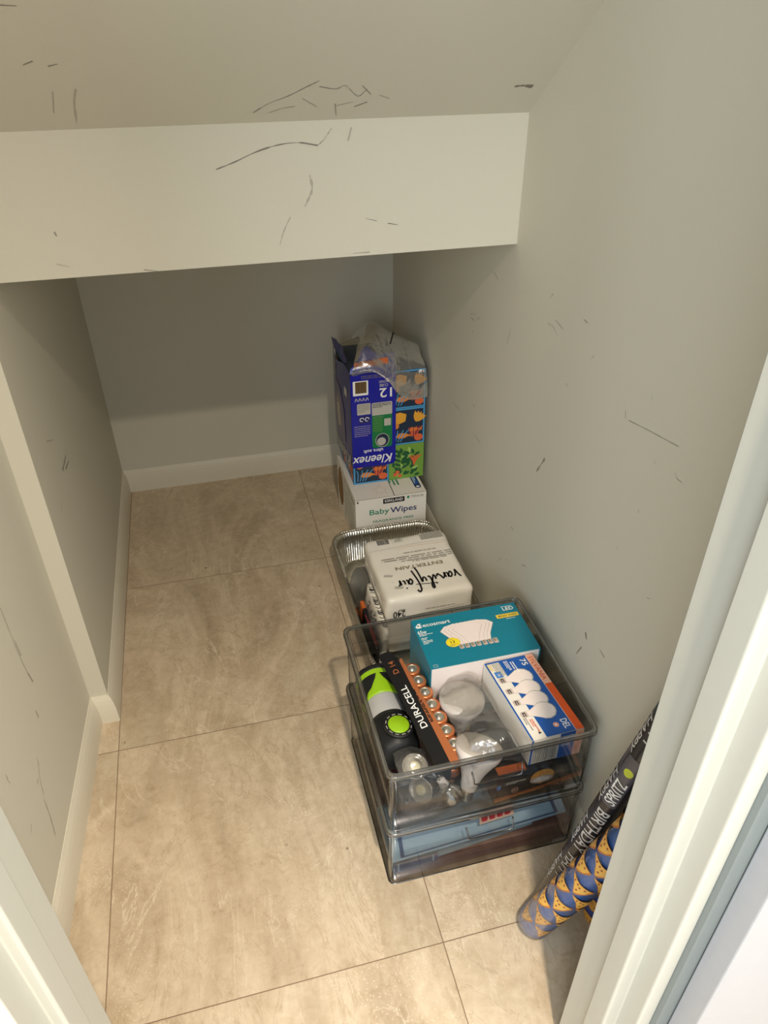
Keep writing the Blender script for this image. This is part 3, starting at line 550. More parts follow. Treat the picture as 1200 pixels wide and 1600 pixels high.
# ------------------------------------------------------------------ lantern
t = thing('lantern', 'green and black camping lantern lying on its side left of the batteries', 'lantern', (.252, .98, Z0))
cx, cz = .2520, Z0+.0455; A = (0, 1, 0); c0 = (cx, .875, cz)
mb = MB(); mb.revolve([(.030, 0), (.040, .006), (.0445, .02), (.0445, .075), (.041, .090)], 'black_rubber', c0, A, 40, mod=lambda i, k: 1+.03*((i//2) % 2)*(k in (2, 3))); mb.build('battery_housing', t)
mb = MB(); mb.revolve([(.040, .089), (.0405, .092), (.0405, .136), (.040, .139)], 'frost_gray', c0, A, 40); mb.build('diffuser', t)
mb = MB(); mb.revolve([(.041, .138), (.0425, .142), (.0425, .180), (.0440, .196)], 'green_plastic', c0, A, 40, cap1=False)
mb.build('head', t)
mb = MB(); mb.revolve([(.0445, .190), (.0452, .196), (.0452, .202)], 'green_plastic', c0, A, 40, cap0=False, cap1=False)
mb.revolve([(.0445, .202), (.0455, .203), (.0455, .214), (.040, .218), (.034, .214)], 'black_rubber', c0, A, 40, cap0=False, mod=lambda i, k: 1+.03*((i//4) % 2))
cm = cyl((cx, .875, cz), (cx, 1.09, cz), .0425, (cx, .875, cz+1))
for s_ in (-1, 1): mb.ink([(.139, s_*.040), (.150, s_*.033), (.156, s_*.022), (.170, s_*.013), (.178, s_*.008), (.189, s_*.004), (.193, s_*.001), (.193, s_*.062), (.145, s_*.062)][::s_], 'black_rubber', cm, L=.008, lay=.0016)
mb.build('bezel', t)
bt = MB(); o_ = (cx+.006, .918, cz+.0435)
bt.revolve([(.031, 0), (.031, .003), (.0285, .0045)], 'black_rubber', o_, (.12, 0, 1), 36)
bt.revolve([(.0215, .004), (.0215, .0062), (.0195, .0075)], 'green_plastic', o_, (.12, 0, 1), 36)
fb = frame(Vector(o_)+Vector((.0005, 0, .0047)), (1, 0, -.12), (0, 1, 0))
for i in range(12):
    a0 = 2*math.pi*i/12; P = [(.0255*math.cos(a0+j*.06), .0255*math.sin(a0+j*.06)) for j in range(6)]; bt.stroke(P, .0016, 'lightgray_ink', fb, smooth=False)
bt.build('power_button', t)

# ------------------------------------------------------------------ loose light bulbs
def helix(mb, r, z0, z1, turns, wr, m):
    n = int(turns*14); mb.tube([(r*math.cos(2*math.pi*i/14), r*math.sin(2*math.pi*i/14), z0+(z1-z0)*i/n) for i in range(n+1)], wr, m, 6)
def flood_bulb(label, base, axis):
    t = thing('flood_bulb', label, 'light bulb', base, 'two white flood bulbs in plastic', Vector(axis).to_track_quat('Z', 'Y').to_euler())
    b = MB(); b.revolve([(.0085, .004), (.0118, .007), (.0118, .024), (.0125, .026)], 'screw_metal'); helix(b, .0122, .008, .023, 4, .0012, 'screw_metal')
    b.revolve([(.004, 0), (.0085, .004)], 'black_rubber', n=20); b.build('screw_base', t, off=(0, 0, 0))
    b = MB(); b.revolve([(.0135, .025), (.0155, .030), (.018, .045), (.0245, .062), (.035, .080), (.0435, .093), (.0458, .100), (.0458, .106)], 'bulb_white', n=48, cap1=False); b.build('reflector_body', t, off=(0, 0, 0))
    b = MB(); b.revolve([(.0458, .106), (.0448, .1085), (.038, .1105), (.025, .1118), (.010, .1122)], 'bulb_lens', n=48, cap0=False); b.build('lens', t, off=(0, 0, 0)); return t
flood_bulb('white flood bulb with its flat round face up, in front of the teal carton', (.388, .925, Z0+.004), (.04, .02, 1)).scale = (1, 1, 1.1)
flood_bulb('tilted white flood bulb with its screw base against the upper bin front', (.350, .775, Z0+.012), (.34, .33, 1)).scale = (1, 1, 1.12)
def spot_bulb(label, base, axis, proto=None):
    if proto:
        t = copy_tree(proto); tag(t, label, 'light bulb', 'small reflector spot bulbs'); t.location = base; t.rotation_euler = Vector(axis).to_track_quat('Z', 'Y').to_euler(); return t
    t = thing('spot_bulb', label, 'light bulb', base, 'small reflector spot bulbs', Vector(axis).to_track_quat('Z', 'Y').to_euler())
    b = MB(); b.revolve([(.007, 0), (.0085, .002), (.0085, .014), (.011, .018)], 'bulb_white', n=24)
    for s_ in (-1, 1): b.revolve([(.002, -.006), (.002, 0)], 'steel', (s_*.004, 0, 0), n=10)
    b.build('pin_base', t, off=(0, 0, 0))
    b = MB(); b.revolve([(.011, .018), (.0165, .024), (.0215, .034), (.0245, .046), (.0250, .050)], 'reflector', n=48, cap1=False, mod=lambda i, k: 1+.035*(i % 2)*(k in (1, 2, 3))); b.build('reflector_body', t, off=(0, 0, 0))
    b = MB(); b.revolve([(.0250, .050), (.0225, .0515), (.0218, .0495), (.012, .0490), (.0108, .0500)], 'lens_gray', n=36, cap0=False); b.build('lens', t, off=(0, 0, 0))
    b = MB(); b.revolve([(.0108, .0495), (.0095, .0520), (.005, .0530)], 'lens_core', n=24); b.build('inner_lens', t, off=(0, 0, 0)); return t
s1 = spot_bulb('small spot bulb with its round lens facing the camera, on the black blister card', (.303, .828, Z0+.016), (-.60, -.50, .45))
spot_bulb('small spot bulb showing its silvery ribbed side, beside the lens-up one', (.308, .803, Z0+.060), (.42, -.22, -.8), s1)
spot_bulb('small spot bulb in crinkled plastic at the end of the lantern', (.268, .853, Z0+.020), (.02, -.35, .95), s1)
t = thing('blister_card', 'black blister card under the spot bulbs in the near left corner of the bin', 'packaging', (.275, .79, Z0))
mb = MB(); fk = frame((.222, .766, Z0+.0008), (1, .10, 0), (-.10, 1, 0)); mb.box((0, 0, 0), (.108, .080, .0012), 'black_card', fk); ft = lambda x, y, h=0: fk(x, y, .0012+h)
mb.text('5W', .083, .024, .010, .006, 'lightgray_ink', ft); mb.rrect(.078, .005, .100, .013, .002, 'lightgray_ink', ft); mb.lines(.081, .008, .016, 1, .004, 'black_ink', ft, seed=61)
mb.stroke([(.030+.006*math.cos(a*.6), .009+.006*math.sin(a*.6)) for a in range(11)], .0012, 'lightgray_ink', ft); mb.lines(.008, .012, .014, 2, .004, 'lightgray_ink', ft, seed=62)
mb.rect(.062, .058, .072, .070, 'gold_ink', ft); mb.build('card', t)
mb = MB(); softbox(mb, (.226, .770, Z0+.0025), (.322, .842, Z0+.058), .014, 'blister', n=8, amp=.0008, freq=30); mb.build('blister', t)

def crumple(mb, grid, m, amp, freq, seed=0, div=5):
    """grid: rows of control points -> smooth crinkled sheet"""
    rows = []
    for r_ in grid: rows.append(catmull(r_, div))
    cols = [catmull([rw[i] for rw in rows], div) for i in range(len(rows[0]))]
    nc, nr = len(cols), len(cols[0]); vs = []
    for c_ in cols:
        for p in c_:
            n1 = noise.noise_vector(p*freq+Vector((seed, 0, 0))); n2 = noise.noise_vector(p*freq*2.7+Vector((seed, 5, 0))); vs.append(p+(n1+n2*.45)*amp)
    mb.add(vs, [(i*nr+j, i*nr+j+1, (i+1)*nr+j+1, (i+1)*nr+j) for i in range(nc-1) for j in range(nr-1)], m, True); return mb
mb = MB(); crumple(mb, [[(.352, .970, .285), (.385, .974, .318), (.425, .972, .326), (.448, .965, .300)], [(.352, .93, .318), (.385, .935, .328), (.428, .93, .326), (.452, .92, .300)], [(.354, .885, .300), (.390, .885, .318), (.428, .882, .314), (.455, .87, .292)],
    [(.362, .842, .322), (.392, .835, .336), (.432, .83, .338), (.460, .82, .300)], [(.362, .80, .335), (.398, .80, .347), (.436, .79, .344), (.462, .775, .30)], [(.355, .767, .30), (.39, .766, .315), (.43, .7665, .31), (.460, .766, .285)]], 'bag_clear', .0045, 38, 3)
o = mb.build('plastic_bag', off=(.40, .87, .30)); o.location = (.40, .87, .30); tag(o, 'crinkled clear plastic bag over the two white flood bulbs', 'bag')
mb = MB(); crumple(mb, [[(.235, .868, .262), (.262, .871, .270), (.295, .868, .262)], [(.232, .835, .262), (.264, .838, .276), (.298, .836, .262)], [(.232, .80, .25), (.266, .805, .262), (.300, .80, .255)]], 'bag_clear', .004, 45, 9)
o = mb.build('plastic_wrap', off=(.265, .83, .26)); o.location = (.265, .83, .26); tag(o, 'crinkled clear wrap over the spot bulb by the lantern', 'wrapping')

# ------------------------------------------------------------------ foil roasting pan and what lies in it
t = thing('foil_pan', 'deep silver foil roasting pan with a beaded rim behind the clear bins', 'pan', (.449, 1.54, 0))
X0, Y0, X1, Y1, ZR = .289, 1.222, .612, 1.818, .098
def flute(ring, amp, k):
    c = Vector(((X0+X1)/2, (Y0+Y1)/2, 0)); out = []; n = len(ring)
    for i, p in enumerate(ring): d = Vector((p.x-c.x, p.y-c.y, 0)).normalized(); out.append(p+d*amp*math.sin(i*math.pi*k)+Vector((0, 0, amp*.3*math.cos(i*2.1))))
    return out
def dense(x0, y0, x1, y1, r, z, step=.004):
    base_ = rring(x0, y0, x1, y1, r, z, 10); out = []
    L_ = 0; P = base_+[base_[0]]
    seg = [(P[i], P[i+1], (P[i+1]-P[i]).length) for i in range(len(P)-1)]; tot = sum(s[2] for s in seg); N = 880; d = tot/N; cur = 0; k = 0; acc = 0
    for i in range(N):
        target = i*d
        while acc+seg[k][2] < target: acc += seg[k][2]; k += 1
        a, b, l = seg[k]; out.append(a.lerp(b, (target-acc)/max(l, 1e-9)))
    return out
mb = MB(); rr_ = []
for e, z, am in ((-.030, .0015, .0), (-.024, .005, .0010), (-.017, .040, .0014), (-.010, .046, .0012), (-.007, .080, .0014), (-.004, ZR-.004, .001), (0, ZR-.001, .0006)):
    rr_.append(flute(dense(X0-e, Y0-e, X1+e, Y1+e, .055+e*.5, z), am, .5 if z < ZR-.002 else 1))
mb.loft(rr_, 'foil', True, True); mb.build('pan_body', t)
mb = MB(); ring = dense(X0, Y0, X1, Y1, .055, ZR); rings = []
c = Vector(((X0+X1)/2, (Y0+Y1)/2, 0))
for k in range(9):
    a = 2*math.pi*k/8; rg = []
    for i, p in enumerate(ring):
        q = ring[(i+1) % len(ring)]; o_ = ring[i-1]; d = (q-o_).normalized(); n_ = Vector((d.y, -d.x, 0)); rad = .0034*(1+.28*math.sin(i*math.pi/2)); rg.append(p+n_*(.004+rad*math.cos(a))+Vector((0, 0, rad*math.sin(a))))
    rings.append(rg)
mb.loft(rings, 'foil', True); mb.build('beaded_rim', t)

t = thing('napkin_pack', 'white plastic-wrapped pack of paper napkins standing in the foil pan', 'napkins', (.467, 1.50, .006))
mb = MB(); softbox(mb, (.349, 1.362, .0065), (.586, 1.630, .200), .016, 'napkin_wrap', n=26, amp=.0022, freq=16, topflat=True)
z0 = .2015; F = lambda x, y, h=0: Vector((.5865-x, 1.636-y, z0+h*.6)); k = .001       # printed upside down: x runs left, y runs to the door
G = lambda x, y, h=0: Vector((x/1000, y/1000, z0+h))
hand = lambda x, y, h=0: Vector((.566-x*.0183, 1.4335-y*.0235-x*.0006, z0+h*.6))
def pen(P, w=.0052): mb.stroke([(a, b) for a, b in P], w/.0205, 'black_ink', hand)
hh = 0
pen([(0, 1.0), (.25, .5), (.5, -.3), (.62, .3), (.9, .8)]); pen([(1.75, .55), (1.45, .75), (1.15, .3), (1.3, -.15), (1.62, .2), (1.78, .7), (1.78, .1), (2.0, -.1)])
pen([(2.15, .7), (2.2, .3), (2.2, -.15), (2.35, .45), (2.65, .75), (2.8, .4), (3.0, .1), (3.25, -.1), (3.5, .3)])
pen([(3.75, .7), (3.72, .2), (3.9, -.05), (4.2, .5)]); mb.disc(3.85, 1.35, .14, .12, 'black_ink', hand)
pen([(4.2, .5), (4.65, 1.5), (4.65, 2.0), (4.42, 1.9), (4.38, .9), (4.5, .1), (4.8, 0)]); pen([(3.9, 1.25), (4.8, 1.2), (6.9, .95)], .0022)
pen([(5.15, .7), (5.2, .15), (5.5, .05), (5.8, .7), (5.85, -.3), (5.95, -1.3), (6.1, -1.9)])
pen([(7.0, 1.9), (6.75, 2.25), (6.4, 1.9), (6.35, .8), (6.5, -.3), (6.75, -1.5)]); 
pen([(7.75, .6), (7.45, .75), (7.2, .3), (7.4, -.1), (7.7, .25), (7.82, .7), (7.85, .1), (8.05, -.05)]); pen([(8.35, .65), (8.35, .1), (8.6, 0)]); mb.disc(8.35, 1.3, .13, .11, 'black_ink', hand)
pen([(8.9, .7), (8.95, .1), (9.0, -.1), (9.1, .5), (9.45, .85), (9.85, 1.0)]); mb.disc(10.05, -.05, .05, .05, 'gray_ink', hand)
mb.text('ENTERTAIN', .0505, .1485, .132, .0135, 'brown_ink', F)
mb.lines(.012, .108, .20, 3, -.0085, 'gray_ink', F, th=-.25, seed=71); mb.lines(.03, .126, .13, 2, -.006, 'gray_ink', F, th=-.3, seed=72); mb.lines(.05, .092, .11, 1, .006, 'gray_ink', F, th=.3, seed=70)
mb.bars(.170, .020, .204, .042, 'black_ink', F, seed=5); mb.lines(.168, .014, .040, 1, .004, 'gray_ink', F, seed=73)
mb.rect(.012, .016, .078, .046, 'lightgray_ink', F); mb.lines(.014, .043, .062, 6, .0052, 'gray_ink', F, th=.35, seed=74)
mb.stroke([(.130, .018), (.160, .018), (.160, .040), (.130, .040), (.130, .018)], .0007, 'green_ink', F, smooth=False); mb.lines(.134, .034, .02, 3, .005, 'gray_ink', F, seed=75)
mb.stroke([(.004, .064), (.08, .058), (.15, .062), (.232, .066)], .0009, 'lightgray_ink', F); mb.stroke([(.01, .072), (.1, .067), (.16, .072)], .0008, 'peach_ink', F)
for a, b in ((.196, .178), (.180, .230)):
    mb.ink([(a, b), (a+.022, b-.006), (a+.026, b+.002), (a+.004, b+.008)], 'lightgray_ink', F)
fN = lambda x, y, h=0: Vector((.398-x, 1.3585-h, .172-y)); mb.text('240', -.0, .008, .033, .021, 'black_ink', fN); mb.lines(.002, .0035, .026, 1, .004, 'gray_ink', fN, th=.6, seed=76)
mb.stroke([(-.02, .03), (-.16, .022)], .001, 'gray_ink', fN, smooth=False); mb.lines(-.135, .014, .10, 1, .003, 'lightgray_ink', fN, th=.6, seed=77)
mb.build('wrapped_pack', t)
mb = MB(); f = frame((.3475, 1.60, .02), (0, -1, 0), (0, 0, 1)); rg = random.Random(5)
mb.box((.3475, 1.392, .020), (.3485, 1.60, .150), 'napkin_wrap'); mb.build('side_seam', t)
t = thing('plate_pack', 'pack of clear round plastic plates standing left of the napkins in the foil pan', 'plates', (.335, 1.56, .006))
for i in range(4):
    mb = MB(); ax = Vector((-.93, -.1, .34)).normalized(); o_ = Vector((.326+i*.0035, 1.575, .074)); mb.revolve([(.020, 0), (.042, .001), (.052, .005), (.060, .0065), (.0595, .0075), (.051, .006), (.041, .002), (.020, .001)], 'film_hazy', o_, ax, 40, cap0=False); mb.build('plate', t)
t = thing('snack_packet', 'narrow black and white scribble patterned packet between napkins and pan side', 'packet', (.333, 1.43, .006))
mb = MB(); g0 = lambda x, y, z: Vector((.316+x+(z*.10), 1.315+y, .012+z)); softbox(mb, (0, 0, 0), (.017, .20, .13), .007, 'napkin_wrap', n=10, amp=.0008, freq=20, fn=lambda p: g0(*p))
fl = lambda x, y, h=0: g0(-h-.0012, .20-x, y); ft = lambda x, y, h=0: g0(y, .2-x, .1312+h); rg = random.Random(12)
for i in range(26):
    x, y = rg.uniform(.01, .18), rg.uniform(.045, .12); P = [(x, y)]
    for j in range(4): P.append((P[-1][0]+rg.uniform(-.012, .014), P[-1][1]+rg.uniform(-.012, .012)))
    mb.stroke([(max(.005, min(.195, a)), max(.04, min(.128, b))) for a, b in P], .0022, 'black_ink', fl, L=None)
    x = rg.uniform(.01, .18); mb.stroke([(x, .002), (x+.006, .008), (x+.004, .014)], .002, 'black_ink', ft)
mb.build('printed_packet', t)
t = thing('candy_packet', 'slim dark packet with orange top leaning inside the foil pan side', 'packet', (.31, 1.40, .006))
mb = MB(); g1 = lambda x, y, z: Vector((.300+x+z*.05, 1.30+y, .012+z)); mb.box((0, 0, 0), (.010, .155, .093), 'black_card', g1); mb.box((0, .157, .0), (.010, .185, .094), 'orange_glow', g1)
f = lambda x, y, h=0: g1(y, x, .093+h); mb.lines(.01, .003, .12, 2, -.004, 'crimson', f, seed=81); mb.build('packet_body', t)

# ------------------------------------------------------------------ wipes carton
t = thing('wipes_box', 'white cardboard box of baby wipes on the floor behind the foil pan', 'box', (.485, 1.985, 0))
mb = MB(); mb.box((.372, 1.837, 0), (.600, 2.125, .195), 'white_card'); f = frame((0, 1.837, 0), (1, 0, 0), (0, 0, 1))
mb.rect(.460, .171, .529, .189, 'black_ink', f); mb.text('KIRKLAND', .4655, .1755, .058, .0095, 'white_ink', f)
mb.text('Baby', .416, .1285, .064, .026, 'green_ink', f); mb.text('Wipes', .483, .1255, .086, .028, 'navy_ink', f)
mb.text('FRAGRANCE FREE', .427, .104, .133, .008, 'green_ink', f); mb.disc(.541, .184, .0045, .005, 'green_ink', f); mb.text('TENCEL', .549, .180, .044, .008, 'gray_ink', f)
mb.ink([(.450, .072), (.470, .083), (.500, .088), (.530, .085), (.545, .076), (.545, .06), (.45, .06)], 'black_ink', f)  # handle hole drawn flat, its inner shade put in as black
mb.disc(.379, .188, .0025, .004, 'black_ink', f)
g = frame((0, 0, .195), (1, 0, 0), (0, 1, 0))
mb.stroke([(.497, 1.838), (.499, 1.93)], .0022, 'black_ink', g, smooth=False); mb.stroke([(.374, 1.8375), (.598, 1.8375)], .0016, 'brown_ink', g, smooth=False)
st = []
for i in range(11):
    a = math.pi/2+i*math.pi/5; rad = .030 if i % 2 == 0 else .0125; st.append((.462+rad*math.cos(a), 1.880+rad*math.sin(a)))
mb.stroke(st, .0013, 'lightgray_ink', g, smooth=False)
mb.rrect(.572, 1.862, .592, 1.955, .008, 'navy_ink', g); mb.rrect(.575, 1.885, .589, 1.952, .004, 'blue_card', g); mb.disc(.582, 1.871, .006, .005, 'white_ink', g); mb.lines(0, 0, .05, 2, .005, 'white_ink', lambda x, y, h=0: g(.579-y, 1.94-x, h), seed=91)
mb.lines(0, 0, .06, 3, -.012, 'green_ink', lambda x, y, h=0: g(.522+y*-1, 1.955-x, h), th=.35, seed=92)
lf = frame((.372, 2.125, 0), (0, -1, 0), (0, 0, 1))
mb.ink([(.010+.042+.042*math.cos(a*.5236), .105+.075*math.sin(a*.5236)) for a in range(12)], 'kraft_brown', lf)
rg = random.Random(8)
for i in range(12):
    x = .11+i*.013; mb.stroke([(x, rg.uniform(.02, .06)), (x+.008, .10), (x-.002, rg.uniform(.13, .18))], .002, 'green_ink' if i % 3 else 'gray_ink', lf)
mb.stroke([(.12, .176), (.27, .170)], .003, 'black_ink', lf, smooth=False)
mb.build('box_body', t, bevel=.001)

# ------------------------------------------------------------------ tissue pack
KX, KY, KZ, CW, CH = .3875, 1.928, .1955, .1145, .1245
t = thing('tissue_pack', 'tall blue wrapped pack of cube tissue boxes, upside down on the wipes box', 'tissues', (.50, 2.04, KZ))
rg = random.Random(4)
def reef(mb, fn, W, H):       # printed coral and fish
    mb.rect(0, 0, W, H, 'cube_blue', fn); mb.rect(.005, .005, W-.005, H-.005, 'cube_navy', fn)
    for cx_, cy_, s_ in ((.045, .03, 1), (.08, .048, .8)):
        mb.ink([(cx_-.025*s_, cy_), (cx_-.012*s_, cy_+.010*s_), (cx_+.008*s_, cy_+.009*s_), (cx_+.020*s_, cy_+.002*s_), (cx_+.032*s_, cy_+.011*s_), (cx_+.030*s_, cy_-.006*s_), (cx_+.018*s_, cy_-.002*s_), (cx_+.004*s_, cy_-.008*s_), (cx_-.014*s_, cy_-.008*s_)], 'cube_orange', fn)
    for i in range(7): mb.stroke([(.012+i*.004, .010), (.014+i*.006, .035), (.010+i*.009, .05+.01*(i % 2))], .003, 'cube_blue', fn) if i % 2 == 0 else None
    for i in range(6): mb.stroke([(.072+i*.003, .025), (.066+i*.006, .045), (.062+i*.009, .058)], .0032, 'coral' if i % 2 else 'crimson', fn)
    mb.disc(.095, .020, .014, .012, 'coral', fn)
    for i in range(5): mb.leaf(.085, .075, .038, .012, .5+i*.28, 'fish_yellow', fn)
    mb.ink([(.012, .078), (.03, .072), (.052, .080), (.055, .104), (.035, .112), (.014, .108)], 'fish_yellow', fn); mb.disc(.020, .066, .012, .010, 'cube_orange', fn)
def jungle(mb, fn, W, H):
    mb.rect(0, 0, W, H, 'cube_green', fn)
    for i in range(46):
        x, y = rg.uniform(.010, W-.030), rg.uniform(.006, H-.030); a = rg.uniform(0, 3.1); mb.leaf(x, y, rg.uniform(.016, .027), .010, a*.5+.3, rg.choice(('leaf_dark', 'leaf_light', 'leaf_dark')), fn)
    for i in range(9): mb.leaf(.040, .030+i*.008, .028, .010, (.5 if i % 2 else 2.6), 'leaf_dark', fn)
    for i in range(6): mb.stroke([(.082, .045), (.078+i*.002, .062), (.066+i*.008, .082)], .0034, 'coral', fn)
    for x, y in ((.02, .018), (.035, .012), (.028, .026)): mb.disc(x, y, .007, .006, 'coral', fn)
for ix in range(2):
    for iy in range(2):
        for iz in range(3):
            x, y, z = KX+ix*CW, KY+iy*.115, KZ+iz*CH; b = MB(); g_ = (ix+iz) % 2 == 1 and not (ix == 1 and iz == 2); b.box((x+.0005, y+.0005, z+.0005), (x+CW-.0005, y+.1145, z+CH-.0005), 'cube_green' if g_ else 'cube_navy')
            if iy == 0:
                fn = frame((x+.0005, y+.0005, z+.0005), (1, 0, 0), (0, 0, 1)); (jungle if g_ else reef)(b, fn, CW-.001, CH-.001)
            if ix == 0:
                fn = frame((x+.0005, y+.1145, z+.0005), (0, -1, 0), (0, 0, 1)); (jungle if g_ else reef)(b, fn, .113, CH-.001)
            b.build('tissue_box', t)
# printed blue film on the front
mb = MB(); yF = KY-.0022; f = frame((0, yF, 0), (1, 0, 0), (0, 0, 1))
mb.rrect(KX-.0015, .258, .5235, .571, .013, 'kleen_blue', f, cor=(0, 1, 1, 0))
r_ = lambda x, z: (lambda a, b, h=0: f(x-a, z-b, h))       # upside-down print, origin at its upper right
mb.text('Kleenex', 0, 0, .124, .030, 'white_ink', r_(.513, .297), shear=.25); mb.text('ultra soft', 0, 0, .062, .012, 'white_ink', r_(.483, .319))
mb.rrect(.449, .322, .512, .476, .008, 'kleen_green', f); mb.rrect(.449, .434, .512, .476, .004, 'lightgray_ink', f); mb.lines(.452, .470, .056, 3, .005, 'black_ink', f, seed=101)
mb.lines(.452, .428, .05, 1, .004, 'gray_ink', f, seed=99)
for i in range(9): mb.stroke([(.452, .425-i*.0055), (.470, .423-i*.0055), (.482, .426-i*.0055)], .0012, 'cube_green', f)
mb.rect(.487, .396, .508, .420, 'lightgray_ink', f)
mb.disc(.481, .347, .022, .024, 'lightgray_ink', f); mb.disc(.481, .347, .020, .022, 'cube_navy', f); mb.disc(.478, .343, .014, .014, 'lightgray_ink', f)
mb.rrect(.404, .441, .445, .478, .003, 'lightgray_ink', f); mb.lines(.407, .472, .035, 5, .0055, 'gray_ink', f, seed=102)
mb.rect(.409, .412, .443, .437, 'kleen_dim', f)
for cx_ in (.418, .434): mb.stroke([(cx_+.006*math.cos(a), .425+.006*math.sin(a)) for a in (0, 1, 2, 3, 4, 5)], .0022, 'white_ink', f)
mb.lines(.394, .402, .050, 6, .0065, 'lightgray_ink', f, th=.16, seed=103)
mb.rrect(.393, .505, .439, .551, .002, 'white_ink', f); mb.rect(.400, .512, .434, .548, 'kraft_brown', f); mb.bars(.401, .512, .433, .548, 'black_ink', f, seed=6)
for i in range(4): mb.stroke([(.398+i*.011, .486), (.402+i*.011, .496), (.406+i*.011, .487)], .0022, 'lightgray_ink', f)
mb.text('12', 0, 0, .038, .030, 'white_ink', r_(.511, .521)); mb.text('CUBE', 0, 0, .026, .009, 'lightgray_ink', r_(.499, .535)); mb.text('BOXES', 0, 0, .027, .0075, 'lightgray_ink', r_(.499, .546))
mb.lines(.418, .562, .080, 2, .006, 'kleen_mauve', f, th=.5, seed=104)
mb.build('printed_film', t)
# the film round the left side bulges
def side(a, b, h=0):          # a: 0 at the front edge, 1 at the back; b height
    return Vector((KX-.0022-h-.013*math.sin(min(1, max(0, a))*math.pi*.85)*(.5+.5*math.sin((b-.2)*8)), KY-.002+a*.236, b))
mb = MB(); NN = 14; vs = []; fs = []
for j in range(NN+1):
    for i in range(NN+1):
        a = i/NN; lo = .276-.045*a+.01*math.sin(a*6); hi = .575+.010*math.sin(a*7)-.008*a; vs.append(side(a, lo+(hi-lo)*j/NN))
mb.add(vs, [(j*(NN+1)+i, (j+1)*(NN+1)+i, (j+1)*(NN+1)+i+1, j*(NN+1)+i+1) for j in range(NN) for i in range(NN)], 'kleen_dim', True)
sd = lambda x, y, h=0: side(x/.236, y, .001+h)
mb.ink([(.055, .32), (.11, .33), (.18, .31), (.20, .42), (.17, .50), (.10, .49), (.06, .43)], 'kleen_mauve', sd, L=.03); mb.ink([(.10, .36), (.13, .35), (.15, .42), (.13, .47), (.11, .44)], 'kleen_cream', sd, L=.03)
mb.text('Kleenex', 0, 0, .195, .045, 'lightgray_ink', lambda x, y, h=0: sd(.012+x, .300-y-.02*x, h), shear=.2)
mb.rrect(.17, .50, .205, .545, .004, 'lightgray_ink', sd); mb.bars(.175, .507, .200, .538, 'gray_ink', sd, seed=9); mb.rect(.03, .49, .055, .515, 'lightgray_ink', sd)
mb.build('side_film', t)
# bunched film on top
mb = MB(); zt = KZ+3*CH
def arch(P, m, y, d=0): mb.add([(x, y+d*(z-zt), z) for x, z in P], [tuple(range(len(P)))], m)
crumple(mb, [[(.386, 1.935, zt), (.43, 1.93, zt+.002), (.48, 1.93, zt), (.525, 1.935, zt)], [(.395, 1.942, zt+.020), (.43, 1.938, zt+.034), (.48, 1.94, zt+.030), (.525, 1.944, zt+.022)], [(.41, 1.95, zt+.035), (.44, 1.955, zt+.074), (.475, 1.952, zt+.048), (.525, 1.955, zt+.050)]], 'kleen_blue', .003, 30, 2)
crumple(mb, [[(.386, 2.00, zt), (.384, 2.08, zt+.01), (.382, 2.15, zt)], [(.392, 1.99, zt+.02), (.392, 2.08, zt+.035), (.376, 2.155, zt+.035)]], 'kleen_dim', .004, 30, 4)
mb.build('folded_film', t)
mb = MB(); crumple(mb, [[(.398, 1.9285, zt+.020), (.44, 1.9275, zt+.022), (.50, 1.929, zt+.026)], [(.400, 1.932, zt+.036), (.44, 1.930, zt+.040), (.50, 1.933, zt+.044)]], 'orange_glow', .001, 30, 6); mb.build('orange_band', t)
mb = MB()
crumple(mb, [[(.392, 1.922, zt+.0), (.47, 1.915, zt+.002), (.55, 1.918, zt-.09), (.618, 1.921, zt-.09)], [(.395, 1.925, zt+.02), (.46, 1.918, zt+.03), (.55, 1.92, zt-.02), (.618, 1.925, zt-.01)], [(.410, 1.95, zt+.05), (.455, 1.96, zt+.08), (.53, 1.96, zt+.055), (.612, 1.96, zt+.022)],
    [(.432, 2.00, zt+.085), (.470, 2.02, zt+.118), (.535, 2.00, zt+.085), (.610, 1.99, zt+.048)], [(.425, 2.06, zt+.06), (.475, 2.06, zt+.105), (.545, 2.06, zt+.06), (.610, 2.06, zt+.03)], [(.39, 2.15, zt+.005), (.45, 2.155, zt+.02), (.54, 2.155, zt+.01), (.612, 2.15, zt)]], 'film_hazy', .005, 26, 11)
mb.build('clear_film', t)
mb = MB(); mb.box((-.0022, -.0005, 0), (.0022, .0005, .031), 'black_ink', lambda x, y, z: Vector((.5135+x+z*.45, 1.955+y+z*.6, zt+.074+z*.85))); mb.build('tie_mark', t)

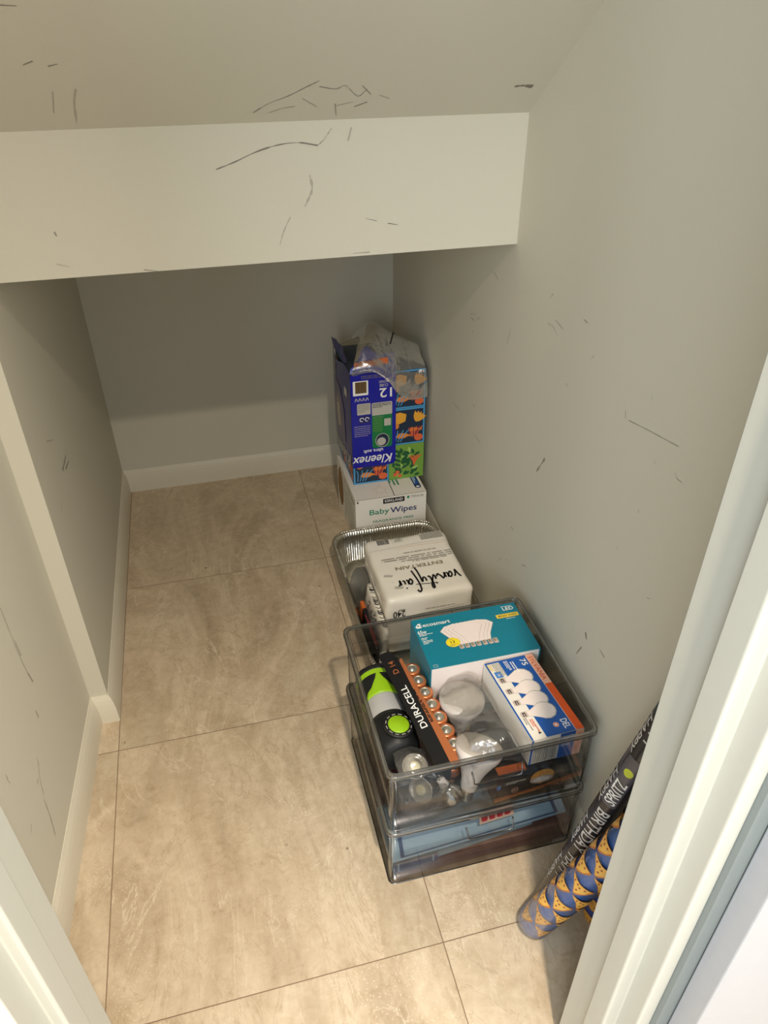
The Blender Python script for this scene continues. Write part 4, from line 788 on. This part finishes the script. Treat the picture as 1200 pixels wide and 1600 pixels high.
# ------------------------------------------------------------------ gift wrap rolls leaning in the corner
CAM = (0, 0, 1.452)
def roll(name, label, p0, p1, rad, m, cat='gift wrap'):
    p0, p1 = Vector(p0), Vector(p1); a = (p1-p0).normalized(); L = (p1-p0).length
    t = thing(name, label, cat, tuple(p0), 'rolls of gift wrap leaning by the door frame'); mb = MB()
    mb.revolve([(rad*.55, .004), (rad*.80, .0005), (rad*.97, .0), (rad, .003), (rad, L-.002), (rad*.97, L), (rad*.6, L)], m, p0, a, 40, cap0=False, cap1=False)
    return t, mb, cyl(p0, p1, rad, CAM), L
PZ0, PZ1, RZ = (.443, .613, .018), (.566, .482, .590), .0305
t, mb, f, L = roll('pizza_gift_wrap', 'blue gift wrap roll printed with pizza slices, nearest the door frame', PZ0, PZ1, RZ, 'pizza_blue')
def slice_(u, v, s, an):
    c_, q_ = math.cos(an), math.sin(an); T3 = lambda P: [(u+(a*c_-b*q_)*s, v+(a*q_+b*c_)*s) for a, b in P]
    mb.ink(T3([(-.58, 0), (-.1, .16), (.36, .50), (.44, .42), (.47, 0), (.44, -.42), (.36, -.50), (-.1, -.16)]), 'pizza_crust', f, L=.007); mb.ink(T3([(-.53, 0), (-.1, .135), (.34, .45), (.42, 0), (.34, -.45), (-.1, -.135)]), 'pizza_yellow', f, L=.007)
    for a, b in ((.20, -.22), (.22, .20), (-.05, .03), (-.22, -.02), (.10, .02)): mb.disc(T3([(a, b)])[0][0], T3([(a, b)])[0][1], .0026, .0017, 'pizza_brown', f, n=8)
for iu in range(-4, 40):
    for iv in range(-20, 22):
        a_, b_ = .047*(iu+.5*(iv % 2)), .042*iv; u_, v_ = a_*.857+b_*.515, b_*.857-a_*.515
        if .014 < u_ < L-.014 and abs(v_) < math.pi*RZ-.012: slice_(u_, v_, .041, 4.18)
mb.build('paper_roll', t)
mb = MB(); f2 = cyl(PZ0, PZ1, RZ+.0006, CAM); mb.revolve([(RZ*.9, -.003), (RZ+.0012, 0), (RZ+.0012, L)], 'shrink', PZ0, Vector(PZ1)-Vector(PZ0), 40, cap0=False, cap1=False); mb.build('clear_sleeve', t)
BK0, BK1, RB = (.488, .652, .012), (.582, .580, .640), .0240
t, mb, f, L = roll('birthday_gift_wrap', 'black gift wrap roll with white birthday lettering against the right wall', BK0, BK1, RB, 'wrap_black')
rev = lambda ox, oy: (lambda x, y, h=0: f(ox-x, oy-y, h))
for i, (s, uu) in enumerate((('BIRTHDAY', .355), ('HAPPY', .200), ('HAPPY', .62))):
    mb.text(s, 0, 0, .135 if len(s) > 5 else .085, .022, 'wrap_white', rev(uu, .012), L=.006, lay=.0009)
for uu in (.17, .31, .45, .59): mb.text('HAPPY', 0, 0, .085, .013, 'wrap_white', rev(uu, .031), shear=.3, L=.008)
for uu in (.10, .24, .38, .52): mb.text('BIRTHDAY', 0, 0, .09, .012, 'wrap_white', rev(uu+.1, -.022), L=.008)
mb.rrect(.372, -.010, .50, .018, .004, 'wrap_gray', f, L=.005); mb.text('SPRITZ', .380, -.007, .062, .020, 'white_ink', f, L=.006, lay=.0016); mb.disc(.466, .003, .009, .008, 'lime_ink', f, L=.005)
mb.build('paper_roll', t)
t, mb, f, L = roll('cookie_gift_wrap', 'blue gift wrap roll printed with cookies, mostly behind the door frame', (.572, .603, .0), (.579, .596, .34), .024, 'wrap_navy')
rg = random.Random(2)
for iu in range(9):
    for iv in range(4):
        u_, v_ = .004+iu*.056+(.028 if iv % 2 else 0), (iv-2)*.036+.012; mb.disc(u_, v_, .018, .018, 'pizza_crust', f, L=.008) ; mb.disc(u_, v_, .0165, .0165, 'cookie_tan', f, L=.008)
        for k in range(6): mb.disc(u_+rg.uniform(-.01, .01), v_+rg.uniform(-.01, .01), .0024, .0018, 'pizza_brown', f)
mb.build('paper_roll', t)
